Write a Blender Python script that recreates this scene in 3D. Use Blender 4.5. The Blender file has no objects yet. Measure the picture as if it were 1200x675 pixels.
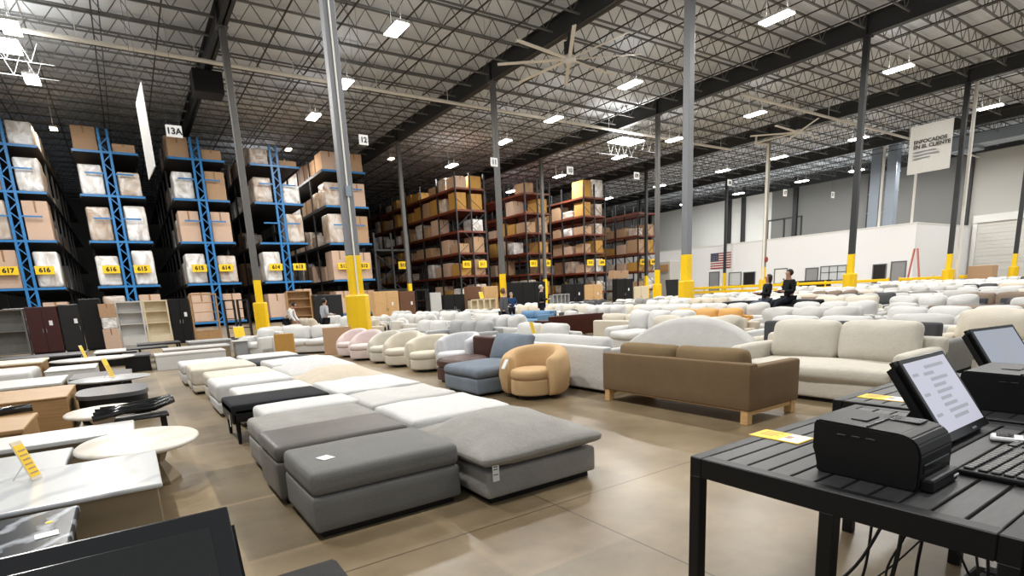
import bpy, bmesh, math, random
from mathutils import Vector, Matrix
R = math.radians
random.seed(7)
scene = bpy.context.scene
COL = scene.collection

# ------------------------------------------------------------------ camera
# X runs across the hall towards the offices, Y runs along the racks, Z is up; the lens stands at (0, 0, 1.55)
cd = bpy.data.cameras.new('camera')
cam = bpy.data.objects.new('camera', cd)
COL.objects.link(cam)
cd.sensor_fit = 'HORIZONTAL'; cd.sensor_width = 36.0
cd.lens = 36.0 * 646.55 / 1200
cd.shift_y = (475.96 - 337.5) / 1200
cd.clip_start = 0.02; cd.clip_end = 400
Fv = Vector((0.54783186, 0.81256287, -0.19905234))
Rv = Vector((0.82256737, -0.56655989, -0.04891639))
Uv = Vector((0.15252271, 0.136936, 0.97876726))
m = Matrix((Rv, Uv, -Fv)).transposed().to_4x4()
m.translation = (0, 0, 1.55)
cam.matrix_world = m
scene.camera = cam

# ------------------------------------------------------------------ light and exposure
scene.view_settings.view_transform = 'Standard'
scene.view_settings.look = 'None'
scene.view_settings.gamma = 1.0
scene.view_settings.use_curve_mapping = False
scene.view_settings.exposure = 0.0
LAMP_W = 1090.0
UP_W = 22.0
world = bpy.data.worlds.new('world'); scene.world = world
world.use_nodes = True
bg = world.node_tree.nodes['Background']
bg.inputs[0].default_value = (0.93, 0.97, 1.0, 1)
bg.inputs[1].default_value = 0.5

# ------------------------------------------------------------------ materials
def lin(c):
    return tuple(((v / 255) / 12.92 if v <= 10 else (((v / 255) + .055) / 1.055) ** 2.4) for v in c)
def new_mat(name):
    mt = bpy.data.materials.new(name); mt.use_nodes = True
    nt = mt.node_tree
    return mt, nt, nt.nodes['Principled BSDF']
def mat(name, c, rough=.6, metal=0., spec=.5, coat=0.):
    mt, nt, b = new_mat(name)
    b.inputs['Base Color'].default_value = (*lin(c), 1)
    b.inputs['Roughness'].default_value = rough
    b.inputs['Metallic'].default_value = metal
    b.inputs['Specular IOR Level'].default_value = spec
    b.inputs['Coat Weight'].default_value = coat
    # a faint mottling so nothing is perfectly even
    tc = nt.nodes.new('ShaderNodeTexCoord'); n = nt.nodes.new('ShaderNodeTexNoise'); n.inputs['Scale'].default_value = 6
    mx = nt.nodes.new('ShaderNodeMix'); mx.data_type = 'RGBA'; mx.blend_type = 'MULTIPLY'
    rp = nt.nodes.new('ShaderNodeValToRGB'); rp.color_ramp.elements[0].color = (.9, .9, .9, 1); rp.color_ramp.elements[1].color = (1, 1, 1, 1)
    nt.links.new(tc.outputs['Object'], n.inputs['Vector']); nt.links.new(n.outputs['Fac'], rp.inputs[0])
    mx.inputs[0].default_value = 1; mx.inputs[6].default_value = (*lin(c), 1)
    nt.links.new(rp.outputs[0], mx.inputs[7]); nt.links.new(mx.outputs[2], b.inputs['Base Color'])
    return mt
def fabric(name, c, scale=60, var=.16, bump=.25, rough=.9, big=0.):
    mt, nt, b = new_mat(name)
    N = nt.nodes.new; L = nt.links.new
    tc = N('ShaderNodeTexCoord')
    n1 = N('ShaderNodeTexNoise'); n1.inputs['Scale'].default_value = scale; n1.inputs['Detail'].default_value = 3
    n2 = N('ShaderNodeTexNoise'); n2.inputs['Scale'].default_value = 4; n2.inputs['Detail'].default_value = 4
    L(tc.outputs['Object'], n1.inputs['Vector']); L(tc.outputs['Object'], n2.inputs['Vector'])
    ad = N('ShaderNodeMath'); ad.operation = 'ADD'; L(n1.outputs['Fac'], ad.inputs[0]); L(n2.outputs['Fac'], ad.inputs[1])
    rp = N('ShaderNodeValToRGB'); e = rp.color_ramp.elements
    mr = N('ShaderNodeMath'); mr.operation = 'MULTIPLY'; mr.inputs[1].default_value = .5; L(ad.outputs[0], mr.inputs[0]); L(mr.outputs[0], rp.inputs[0])
    l = lin(c); e[0].position = .3; e[1].position = .7
    e[0].color = (*[v * (1 - var) for v in l], 1); e[1].color = (*[min(1, v * (1 + var * .6)) for v in l], 1)
    L(rp.outputs[0], b.inputs['Base Color'])
    b.inputs['Roughness'].default_value = rough
    b.inputs['Specular IOR Level'].default_value = .2
    b.inputs['Sheen Weight'].default_value = .02
    bp = N('ShaderNodeBump'); bp.inputs['Strength'].default_value = bump; bp.inputs['Distance'].default_value = .01
    if big:
        n3 = N('ShaderNodeTexNoise'); n3.inputs['Scale'].default_value = 7; n3.inputs['Detail'].default_value = 2; n3.inputs['Distortion'].default_value = 1
        L(tc.outputs['Object'], n3.inputs['Vector'])
        mm = N('ShaderNodeMath'); mm.operation = 'MULTIPLY_ADD'; mm.inputs[1].default_value = big; L(n3.outputs['Fac'], mm.inputs[0]); L(n1.outputs['Fac'], mm.inputs[2])
        L(mm.outputs[0], bp.inputs['Height'])
    else: L(n1.outputs['Fac'], bp.inputs['Height'])
    L(bp.outputs[0], b.inputs['Normal'])
    return mt
def wood(name, c1, c2, scale=3, axis=0, rough=.5):
    mt, nt, b = new_mat(name); N = nt.nodes.new; L = nt.links.new
    tc = N('ShaderNodeTexCoord'); mp = N('ShaderNodeMapping'); s = [scale * 5] * 3; s[axis] = scale * .5; mp.inputs['Scale'].default_value = s
    n = N('ShaderNodeTexNoise'); n.inputs['Detail'].default_value = 5; n.inputs['Distortion'].default_value = .6
    L(tc.outputs['Object'], mp.inputs[0]); L(mp.outputs[0], n.inputs['Vector'])
    rp = N('ShaderNodeValToRGB'); e = rp.color_ramp.elements; e[0].position = .3; e[1].position = .7; e[0].color = (*lin(c1), 1); e[1].color = (*lin(c2), 1)
    L(n.outputs['Fac'], rp.inputs[0]); L(rp.outputs[0], b.inputs['Base Color']); b.inputs['Roughness'].default_value = rough
    return mt
def marble(name, base, vein, scale=1.6, rough=.25):
    mt, nt, b = new_mat(name); N = nt.nodes.new; L = nt.links.new
    tc = N('ShaderNodeTexCoord'); mp = N('ShaderNodeMapping'); mp.inputs['Rotation'].default_value = (0, 0, .7)
    w = N('ShaderNodeTexWave'); w.inputs['Scale'].default_value = scale; w.inputs['Distortion'].default_value = 9; w.inputs['Detail'].default_value = 4; w.inputs['Detail Scale'].default_value = 1.3
    L(tc.outputs['Object'], mp.inputs[0]); L(mp.outputs[0], w.inputs['Vector'])
    rp = N('ShaderNodeValToRGB'); e = rp.color_ramp.elements; e[0].position = .0; e[1].position = .45; e[0].color = (*lin(vein), 1); e[1].color = (*lin(base), 1)
    L(w.outputs['Fac'], rp.inputs[0]); L(rp.outputs[0], b.inputs['Base Color']); b.inputs['Roughness'].default_value = rough
    return mt
def emis(name, c, s):
    mt = bpy.data.materials.new(name); mt.use_nodes = True; nt = mt.node_tree
    b = nt.nodes['Principled BSDF']; b.inputs['Base Color'].default_value = (.8, .8, .8, 1) if s > 5 else (.03, .03, .03, 1); b.inputs['Roughness'].default_value = .3
    b.inputs['Emission Color'].default_value = (*lin(c), 1); b.inputs['Emission Strength'].default_value = s
    return mt
def wrap_mat(name, c1, c2):
    mt, nt, b = new_mat(name); N = nt.nodes.new; L = nt.links.new
    tc = N('ShaderNodeTexCoord'); n = N('ShaderNodeTexNoise'); n.inputs['Scale'].default_value = 2.2; n.inputs['Detail'].default_value = 3; n.inputs['Distortion'].default_value = .8
    oi = N('ShaderNodeObjectInfo'); va = N('ShaderNodeVectorMath'); va.operation = 'ADD'
    L(tc.outputs['Object'], va.inputs[0]); L(oi.outputs['Location'], va.inputs[1]); L(va.outputs[0], n.inputs['Vector'])
    rp = N('ShaderNodeValToRGB'); e = rp.color_ramp.elements; e[0].position = .35; e[1].position = .62; e[0].color = (*lin(c1), 1); e[1].color = (*lin(c2), 1)
    L(n.outputs['Fac'], rp.inputs[0]); L(rp.outputs[0], b.inputs['Base Color']); b.inputs['Roughness'].default_value = .28
    bp = N('ShaderNodeBump'); bp.inputs['Strength'].default_value = .9; bp.inputs['Distance'].default_value = .15; L(n.outputs['Fac'], bp.inputs['Height']); L(bp.outputs[0], b.inputs['Normal'])
    return mt
def floor_mat():
    mt, nt, b = new_mat('polished_concrete'); N = nt.nodes.new; L = nt.links.new
    tc = N('ShaderNodeTexCoord')
    n1 = N('ShaderNodeTexNoise'); n1.inputs['Scale'].default_value = .55; n1.inputs['Detail'].default_value = 8; n1.inputs['Roughness'].default_value = .62
    n2 = N('ShaderNodeTexNoise'); n2.inputs['Scale'].default_value = 3; n2.inputs['Detail'].default_value = 3
    L(tc.outputs['Object'], n1.inputs['Vector']); L(tc.outputs['Object'], n2.inputs['Vector'])
    rp = N('ShaderNodeValToRGB'); e = rp.color_ramp.elements; e[0].position = .33; e[1].position = .68
    e[0].color = (*lin((108, 92, 68)), 1); e[1].color = (*lin((166, 147, 118)), 1)
    L(n1.outputs['Fac'], rp.inputs[0])
    rp2 = N('ShaderNodeValToRGB'); f = rp2.color_ramp.elements; f[0].position = .0; f[1].position = .9; f[0].color = (.72, .72, .71, 1); f[1].color = (1, 1, 1, 1); L(n2.outputs['Fac'], rp2.inputs[0])
    m1 = N('ShaderNodeMix'); m1.data_type = 'RGBA'; m1.blend_type = 'MULTIPLY'; m1.inputs[0].default_value = 1; L(rp.outputs[0], m1.inputs[6]); L(rp2.outputs[0], m1.inputs[7])
    # darker worn square patches and sawn joints (brick texture, real slabs)
    br = N('ShaderNodeTexBrick'); br.offset = 0; br.inputs['Scale'].default_value = 1; br.inputs['Brick Width'].default_value = 1.22; br.inputs['Row Height'].default_value = 1.22
    br.inputs['Mortar Size'].default_value = .035; br.inputs['Mortar Smooth'].default_value = .6; br.inputs['Color1'].default_value = (.55, .57, .52, 1); br.inputs['Color2'].default_value = (1, 1, 1, 1); br.inputs['Mortar'].default_value = (1.12, 1.1, 1.08, 1); br.inputs['Bias'].default_value = .25
    mp = N('ShaderNodeMapping'); mp.inputs['Location'].default_value = (.86, .1, 0); L(tc.outputs['Object'], mp.inputs[0]); L(mp.outputs[0], br.inputs['Vector'])
    sep = N('ShaderNodeSeparateXYZ'); L(tc.outputs['Object'], sep.inputs[0])
    mr = N('ShaderNodeMapRange'); mr.inputs['From Min'].default_value = 1.6; mr.inputs['From Max'].default_value = 2.8; mr.inputs['To Min'].default_value = 1.0; mr.inputs['To Max'].default_value = 0.0; L(sep.outputs['X'], mr.inputs['Value'])
    m2 = N('ShaderNodeMix'); m2.data_type = 'RGBA'; m2.blend_type = 'MULTIPLY'; L(mr.outputs[0], m2.inputs[0]); L(m1.outputs[2], m2.inputs[6]); L(br.outputs['Color'], m2.inputs[7])
    jt = N('ShaderNodeTexBrick'); jt.offset = 0; jt.inputs['Scale'].default_value = 1; jt.inputs['Brick Width'].default_value = 4.5; jt.inputs['Row Height'].default_value = 4.5
    jt.inputs['Mortar Size'].default_value = .006; jt.inputs['Color1'].default_value = (1, 1, 1, 1); jt.inputs['Color2'].default_value = (.93, .93, .93, 1); jt.inputs['Mortar'].default_value = (.3, .28, .26, 1)
    mp2 = N('ShaderNodeMapping'); mp2.inputs['Location'].default_value = (2.1, 1.45, 0); L(tc.outputs['Object'], mp2.inputs[0]); L(mp2.outputs[0], jt.inputs['Vector'])
    m3 = N('ShaderNodeMix'); m3.data_type = 'RGBA'; m3.blend_type = 'MULTIPLY'; m3.inputs[0].default_value = 1; L(m2.outputs[2], m3.inputs[6]); L(jt.outputs['Color'], m3.inputs[7])
    L(m3.outputs[2], b.inputs['Base Color'])
    r2 = N('ShaderNodeMapRange'); r2.inputs['To Min'].default_value = .29; r2.inputs['To Max'].default_value = .40; L(n2.outputs['Fac'], r2.inputs['Value']); L(r2.outputs[0], b.inputs['Roughness'])
    b.inputs['Specular IOR Level'].default_value = .55
    return mt
def deck_mat():
    mt, nt, b = new_mat('roof_deck'); N = nt.nodes.new; L = nt.links.new
    tc = N('ShaderNodeTexCoord'); w = N('ShaderNodeTexWave'); w.bands_direction = 'Y'; w.inputs['Scale'].default_value = 1.6
    L(tc.outputs['Object'], w.inputs['Vector']); n = N('ShaderNodeTexNoise'); n.inputs['Scale'].default_value = .25; L(tc.outputs['Object'], n.inputs['Vector'])
    rp = N('ShaderNodeValToRGB'); rp.color_ramp.elements[0].color = (*lin((196, 203, 212)), 1); rp.color_ramp.elements[1].color = (*lin((226, 233, 244)), 1); L(n.outputs['Fac'], rp.inputs[0]); L(rp.outputs[0], b.inputs['Base Color'])
    bp = N('ShaderNodeBump'); bp.inputs['Strength'].default_value = .6; bp.inputs['Distance'].default_value = .05; L(w.outputs['Fac'], bp.inputs['Height']); L(bp.outputs[0], b.inputs['Normal'])
    b.inputs['Roughness'].default_value = .8
    return mt
def stripe_fabric(name, c1, c2):
    mt, nt, b = new_mat(name); N = nt.nodes.new; L = nt.links.new
    n = N('ShaderNodeTexNoise'); n.inputs['Scale'].default_value = 50; tc = N('ShaderNodeTexCoord'); L(tc.outputs['Object'], n.inputs['Vector'])
    rp = N('ShaderNodeValToRGB'); rp.color_ramp.elements[0].color = (*lin(c1), 1); rp.color_ramp.elements[1].color = (*lin(c2), 1); L(n.outputs['Fac'], rp.inputs[0]); L(rp.outputs[0], b.inputs['Base Color']); b.inputs['Roughness'].default_value = .85
    return mt
def plank_mat(name, c1, c2):
    return wood(name, c1, c2, 4, 0, .45)

M = dict(
 floor=floor_mat(), deck=deck_mat(),
 girder=mat('dark_grey_steel', (40, 42, 44), .5, .0), joist=mat('joist_grey_steel', (104, 106, 106), .55), rod=mat('bridging_steel', (48, 46, 44), .6),
 col=mat('column_grey_paint', (96, 95, 93), .5), coll=mat('column_light_grey', (122, 124, 128), .42), colwarm=mat('column_concrete', (140, 134, 120), .7), yellow=mat('safety_yellow', (244, 202, 0), .35), yguard=mat('guard_yellow_plastic', (240, 196, 0), .4),
 white_wall=mat('white_painted_wall', (226, 226, 222), .7), office=mat('office_white_wall', (240, 241, 242), .6), grey_wall=mat('grey_painted_wall', (120, 120, 118), .75), dark_wall=mat('dark_back_wall', (64, 62, 60), .8), light_wall=mat('pale_wall', (186, 184, 178), .75),
 pipe=mat('white_pipe', (225, 222, 214), .45), duct=mat('galvanised_duct', (150, 160, 172), .35, .5),
 lamp_body=mat('lamp_housing', (225, 225, 225), .4), lamp=emis('lamp_lens', (255, 250, 240), 26), lampw=emis('lamp_lens_warm', (255, 226, 180), 22),
 blue=mat('rack_blue_paint', (38, 120, 184), .4), brownrack=mat('rack_rust_orange_paint', (112, 52, 30), .5), blackrack=mat('rack_dark_post', (40, 40, 42), .5),
 card=mat('cardboard', (184, 150, 118), .85), card2=mat('cardboard_pinkish', (208, 178, 156), .85), card3=mat('cardboard_gold', (190, 144, 72), .8), tape=mat('packing_tape', (150, 112, 72), .3), wrap=wrap_mat('stretch_wrap', (190, 182, 174), (244, 244, 244)), wrap2=wrap_mat('stretch_wrap_on_card', (176, 150, 128), (216, 208, 200)),
 tag_y=mat('yellow_label', (248, 206, 20), .5), ink=mat('black_ink', (24, 22, 18), .6), paper=mat('white_paper', (240, 240, 238), .6), sign=mat('white_sign_board', (238, 238, 236), .5),
 f_white=fabric('white_linen', (205, 204, 201), 50, .06, .3, big=3), f_cream=fabric('cream_linen', (205, 199, 186), 55, .09, .3, big=2.2), f_warm=fabric('warm_ivory_fabric', (208, 200, 184), 55, .08, .3, big=2), f_light=fabric('light_grey_fabric', (196, 194, 190), 55, .1, .3, big=2), f_beige=fabric('beige_fabric', (200, 188, 170), 60, .1, .3, big=2),
 f_grey=fabric('mid_grey_fabric', (140, 138, 134), 90, .2, .35), f_grey2=fabric('stone_grey_fabric', (150, 147, 142), 90, .2, .35, big=2), f_bgrey=fabric('ottoman_grey_velvet', (112, 111, 108), 80, .14, .25, .7), f_greyleather=fabric('grey_leather', (98, 94, 90), 80, .1, .2, .45), f_grey3=fabric('silver_grey_fabric', (164, 164, 164), 60, .1, .3), f_char=fabric('charcoal_fabric', (78, 78, 80), 60, .14, .3),
 f_black=fabric('black_upholstery', (34, 35, 38), 60, .1, .2), f_orange=fabric('camel_leather', (206, 156, 90), 40, .1, .2, .5), f_brown=fabric('brown_linen', (118, 97, 72), 80, .12, .25), f_brownc=fabric('taupe_cushion_velvet', (128, 108, 80), 40, .12, .2), f_dkbrown=fabric('dark_brown_leather', (62, 26, 14), 40, .2, .3, .4), f_taupe=fabric('taupe_fabric', (134, 118, 104), 60, .12, .3),
 f_blue=fabric('blue_grey_linen', (118, 127, 138), 100, .22, .3), f_blue2=fabric('denim_blue_fabric', (104, 138, 168), 60, .14, .3), f_boucle=fabric('tan_boucle', (206, 172, 128), 130, .12, .8), f_ivory=fabric('ivory_boucle', (210, 202, 184), 120, .1, .6), f_pink=fabric('blush_fabric', (218, 200, 196), 80, .08, .3), f_sgrey=stripe_fabric('channelled_grey_velvet', (186, 186, 188), (214, 214, 216)), f_quilt=fabric('tufted_white', (207, 206, 204), 50, .05, .3, big=6),
 wood_l=wood('light_oak', (196, 152, 98), (224, 184, 130)), wood_t=wood('tan_oak', (160, 122, 80), (186, 148, 102)), wood_w=wood('walnut', (92, 58, 38), (120, 82, 54)), wood_r=mat('red_lacquer', (58, 8, 4), .5), wood_g=wood('grey_oak', (92, 90, 86), (118, 116, 110)), cream_wood=wood('cream_oak', (212, 196, 164), (230, 218, 190)),
 black=mat('black_lacquer', (9, 9, 10), .45, 0, .35), blackm=mat('black_satin_wood', (22, 22, 24), .4), dgrey=mat('dark_grey_top', (86, 86, 90), .3), white_l=mat('white_lacquer', (206, 205, 201), .35), greige=mat('beige_base', (150, 132, 104), .6), tanbox=wood('tan_veneer', (150, 116, 74), (172, 136, 92), 1.5), stoneg=mat('pale_grey_stone', (172, 173, 173), .35), stonec=marble('cream_travertine', (226, 218, 206), (216, 208, 194), .9, .35),
 marw=marble('white_marble', (208, 209, 208), (184, 186, 188), .8, .18), marb=marble('black_marble', (46, 48, 52), (150, 154, 160), 1.8, .22),
 plastic=mat('black_plastic', (10, 10, 11), .45, 0, .35), plasticg=mat('black_gloss_trim', (26, 26, 28), .22), slat=plank_mat('black_slat', (34, 34, 35), (52, 52, 53)), tblack=mat('black_powder_coat', (10, 11, 14), .45, 0, .35), keycap=mat('keycap_black', (34, 34, 36), .35), cable=mat('cable_rubber', (12, 12, 12), .5),
 offscreen=mat('dark_screen', (36, 36, 36), .12), glass=mat('cabinet_glass', (150, 158, 160), .08), chrome=mat('chrome', (200, 200, 200), .2, 1.0), bagplastic=mat('black_bin_bag', (12, 12, 13), .18),
 skin=mat('skin', (178, 130, 104), .6), skin2=mat('skin_light', (214, 170, 146), .6), hair=mat('dark_hair', (22, 18, 16), .6), hairg=mat('grey_hair', (170, 166, 160), .7), hairb=mat('brown_hair', (104, 66, 42), .6), hoodie=fabric('grey_hoodie', (176, 178, 186), 60), wshirt=fabric('white_shirt', (226, 226, 226), 60), jeans=fabric('dark_jeans', (30, 32, 40), 60), jeans2=fabric('faded_jeans', (90, 96, 110), 60), coat=fabric('black_coat', (24, 25, 29), 60), gcoat=fabric('grey_coat', (88, 88, 92), 60), bcoat=fabric('blue_jacket', (36, 66, 104), 60), vest=fabric('yellow_vest', (228, 196, 20), 60), shoe=mat('shoes', (40, 38, 38), .6),
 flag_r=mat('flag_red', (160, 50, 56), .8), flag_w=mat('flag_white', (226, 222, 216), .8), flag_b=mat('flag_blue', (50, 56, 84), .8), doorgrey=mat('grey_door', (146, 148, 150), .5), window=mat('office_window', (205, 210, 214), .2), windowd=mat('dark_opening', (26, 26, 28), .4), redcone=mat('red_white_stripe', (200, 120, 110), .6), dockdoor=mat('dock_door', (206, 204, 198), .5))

# ------------------------------------------------------------------ mesh helpers
def nb(): return bmesh.new()
def box(bm, x0, x1, y0, y1, z0, z1, T=None):
    vs = [bm.verts.new(p) for p in ((x0,y0,z0),(x1,y0,z0),(x1,y1,z0),(x0,y1,z0),(x0,y0,z1),(x1,y0,z1),(x1,y1,z1),(x0,y1,z1))]
    for f in ((3,2,1,0),(4,5,6,7),(0,1,5,4),(1,2,6,5),(2,3,7,6),(3,0,4,7)): bm.faces.new([vs[i] for i in f])
    if T is not None:
        for v in vs: v.co = T @ v.co
    return vs
def bbox(bm, x0, x1, y0, y1, z0, z1, bev=.01, seg=2, T=None):
    """a box with softened edges"""
    b2 = bmesh.new(); box(b2, x0, x1, y0, y1, z0, z1)
    bev = min(bev, .49 * min(x1-x0, y1-y0, z1-z0))
    bmesh.ops.bevel(b2, geom=b2.edges[:], offset=bev, segments=seg, affect='EDGES', profile=.5)
    if T is not None: bmesh.ops.transform(b2, matrix=T, verts=b2.verts)
    merge(bm, b2)
def merge(bm, b2):
    mp = {}
    for v in b2.verts: mp[v] = bm.verts.new(v.co)
    for f in b2.faces:
        try: bm.faces.new([mp[v] for v in f.verts])
        except ValueError: pass
    b2.free()
def stations(h, r, seg):
    a = [-h + r * (1 - math.cos(math.pi / 2 * i / seg)) for i in range(seg + 1)]
    n = 4
    mid = [(-h + r) + (2 * (h - r)) * i / n for i in range(1, n)]
    return a + mid + [-x for x in reversed(a)]
def rb(bm, c, s, r=.06, puff=(0, 0, 0), seg=3, wob=0., T=None, seed=0, pinch=0.):
    """soft rounded block: centre c, full size s, corner radius r, puff = crown on x/y/z faces, pinch draws the corners in to points"""
    hx, hy, hz = s[0] / 2, s[1] / 2, s[2] / 2
    r = min(r, hx * .98, hy * .98, hz * .98)
    S = [stations(hx, r, seg), stations(hy, r, seg), stations(hz, r, seg)]
    H = (hx, hy, hz); cache = {}
    rnd = random.Random(seed)
    ph = [rnd.uniform(0, 6.28) for _ in range(6)]
    def vert(i, j, k):
        key = (i, j, k)
        if key in cache: return cache[key]
        p = [S[0][i], S[1][j], S[2][k]]
        q = [max(-(H[a] - r), min(H[a] - r, p[a])) for a in range(3)]
        d = Vector([p[a] - q[a] for a in range(3)])
        if d.length > 1e-9: d = d.normalized() * r
        v = [q[a] + d[a] for a in range(3)]
        u = [v[a] / H[a] for a in range(3)]
        o = [0, 0, 0]
        for a in range(3):
            if puff[a]:
                b_, c_ = (a + 1) % 3, (a + 2) % 3
                o[a] += puff[a] * u[a] * (1 - u[b_] ** 2) * (1 - u[c_] ** 2)
        if pinch:
            # soft pillow: thickness (y) shrinks to the rim
            e = max(abs(u[0]), abs(u[2])); t = 1 - pinch * e ** 4
            v[1] *= t
        for a in range(3): v[a] += o[a]
        if wob:
            v[2] += wob * (math.sin(v[0] * 9 + ph[0]) * math.sin(v[1] * 8 + ph[1])) * (1 if v[2] > 0 else .3)
            v[0] += wob * .6 * math.sin(v[2] * 11 + v[1] * 5 + ph[2]); v[1] += wob * .6 * math.sin(v[0] * 7 + v[2] * 9 + ph[3])
        P = Vector((v[0] + c[0], v[1] + c[1], v[2] + c[2]))
        if T is not None: P = T @ P
        cache[key] = bm.verts.new(P); return cache[key]
    n = [len(x) - 1 for x in S]
    def face(f, rev):
        vs = [vert(*x) for x in f]
        if rev: vs.reverse()
        bm.faces.new(vs)
    for i in range(n[0]):
        for j in range(n[1]):
            for k, rv in ((0, True), (n[2], False)): face([(i,j,k),(i+1,j,k),(i+1,j+1,k),(i,j+1,k)], rv)
    for i in range(n[0]):
        for k in range(n[2]):
            for j, rv in ((0, False), (n[1], True)): face([(i,j,k),(i+1,j,k),(i+1,j,k+1),(i,j,k+1)], rv)
    for j in range(n[1]):
        for k in range(n[2]):
            for i, rv in ((0, True), (n[0], False)): face([(i,j,k),(i,j+1,k),(i,j+1,k+1),(i,j,k+1)], rv)
def cyl(bm, p0, p1, r0, r1=None, n=12, caps=True):
    r1 = r0 if r1 is None else r1
    p0, p1 = Vector(p0), Vector(p1); d = (p1 - p0).normalized()
    a = d.orthogonal().normalized(); b = d.cross(a)
    A = [bm.verts.new(p0 + r0 * (a * math.cos(2*math.pi*i/n) + b * math.sin(2*math.pi*i/n))) for i in range(n)]
    B = [bm.verts.new(p1 + r1 * (a * math.cos(2*math.pi*i/n) + b * math.sin(2*math.pi*i/n))) for i in range(n)]
    for i in range(n): bm.faces.new((A[i], A[(i+1)%n], B[(i+1)%n], B[i]))
    if caps: bm.faces.new(A[::-1]); bm.faces.new(B)
def tube(bm, pts, r, n=8):
    pts = [Vector(p) for p in pts]; prev = None; a = None
    rings = []
    for i, p in enumerate(pts):
        d = (pts[min(i+1, len(pts)-1)] - pts[max(i-1, 0)]).normalized()
        a = d.orthogonal().normalized() if a is None else (a - d * a.dot(d)).normalized()
        b = d.cross(a)
        rings.append([bm.verts.new(p + r * (a * math.cos(2*math.pi*k/n) + b * math.sin(2*math.pi*k/n))) for k in range(n)])
    for A, B in zip(rings, rings[1:]):
        for k in range(n): bm.faces.new((A[k], A[(k+1)%n], B[(k+1)%n], B[k]))
    bm.faces.new(rings[0][::-1]); bm.faces.new(rings[-1])
def lathe(bm, prof, n=32, c=(0, 0), sx=1., sy=1.):
    rings = [[bm.verts.new((c[0] + sx * r * math.cos(2*math.pi*k/n), c[1] + sy * r * math.sin(2*math.pi*k/n), z)) for k in range(n)] for r, z in prof]
    for A, B in zip(rings, rings[1:]):
        for k in range(n): bm.faces.new((A[k], A[(k+1)%n], B[(k+1)%n], B[k]))
    bm.faces.new(rings[0][::-1]); bm.faces.new(rings[-1])
def prism(bm, pts, z0, z1):
    A = [bm.verts.new((x, y, z0)) for x, y in pts]; B = [bm.verts.new((x, y, z1)) for x, y in pts]
    n = len(pts); bm.faces.new(A[::-1]); bm.faces.new(B)
    for i in range(n): bm.faces.new((A[i], A[(i+1)%n], B[(i+1)%n], B[i]))
def bar(bm, p0, p1, w, h=None):
    """square bar"""
    h = h or w; p0, p1 = Vector(p0), Vector(p1); d = (p1 - p0).normalized()
    a = d.cross(Vector((0, 0, 1))); a = a.normalized() if a.length > 1e-4 else Vector((1, 0, 0)); b = a.cross(d)
    A = [bm.verts.new(p0 + a*sx*w/2 + b*sy*h/2) for sx, sy in ((-1,-1),(1,-1),(1,1),(-1,1))]
    B = [bm.verts.new(p1 + a*sx*w/2 + b*sy*h/2) for sx, sy in ((-1,-1),(1,-1),(1,1),(-1,1))]
    for i in range(4): bm.faces.new((A[i], A[(i+1)%4], B[(i+1)%4], B[i]))
    bm.faces.new(A[::-1]); bm.faces.new(B)
def obj(name, bm, mt, parent=None, smooth=False, loc=None, rz=None):
    me = bpy.data.meshes.new(name)
    bmesh.ops.recalc_face_normals(bm, faces=bm.faces[:])
    if smooth:
        for f in bm.faces: f.smooth = True
    bm.to_mesh(me); bm.free()
    me.materials.append(mt)
    o = bpy.data.objects.new(name, me); COL.objects.link(o)
    o.parent = parent
    if loc is not None: o.location = loc
    if rz is not None: o.rotation_euler = (0, 0, rz)
    return o
def tag(o, label, cat, group=None, kind=None):
    if label: o['label'] = label
    if cat: o['category'] = cat
    if group: o['group'] = group
    if kind: o['kind'] = kind
    return o
def thing(name, label, cat, loc=(0, 0, 0), rz=0., group=None):
    o = bpy.data.objects.new(name, None); COL.objects.link(o)
    o.empty_display_size = .2; o.location = loc; o.rotation_euler = (0, 0, rz)
    return tag(o, label, cat, group)
def struct(name, bm, mt, smooth=False, parent=None):
    o = obj(name, bm, mt, parent, smooth); o['kind'] = 'structure'; return o
KIDS = {}
def copy_tree(o, parent=None, remat=None):
    c = o.copy(); COL.objects.link(c); c.parent = parent
    if remat and c.type == 'MESH' and c.material_slots:
        m0 = c.data.materials[0]
        if m0 in remat:
            c.material_slots[0].link = 'OBJECT'; c.material_slots[0].material = remat[m0]
    for ch in list(o.children): copy_tree(ch, c, remat)
    return c
def dup(o, loc, rz, label, group=None, remat=None, cat=None):
    c = copy_tree(o, None, remat); c.location = loc; c.rotation_euler = (0, 0, rz); c['label'] = label
    if group: c['group'] = group
    elif 'group' in c: del c['group']
    if cat: c['category'] = cat
    return c
def text(name, s, size, mt, parent, loc, rot, bold=0.0, align='CENTER'):
    cu = bpy.data.curves.new(name, 'FONT'); cu.body = s; cu.size = size; cu.align_x = align; cu.align_y = 'CENTER'; cu.extrude = .002; cu.offset = bold
    tmp = bpy.data.objects.new(name, cu); me = bpy.data.meshes.new_from_object(tmp)
    bpy.data.objects.remove(tmp); me.materials.clear(); me.materials.append(mt)
    o = bpy.data.objects.new(name, me); COL.objects.link(o); o.parent = parent; o.location = loc; o.rotation_euler = rot
    return o
ORD = ['first', 'second', 'third', 'fourth', 'fifth', 'sixth', 'seventh', 'eighth', 'ninth', 'tenth', 'eleventh', 'twelfth', 'thirteenth', 'fourteenth', 'fifteenth', 'sixteenth', 'seventeenth', 'eighteenth', 'nineteenth', 'twentieth']

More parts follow.
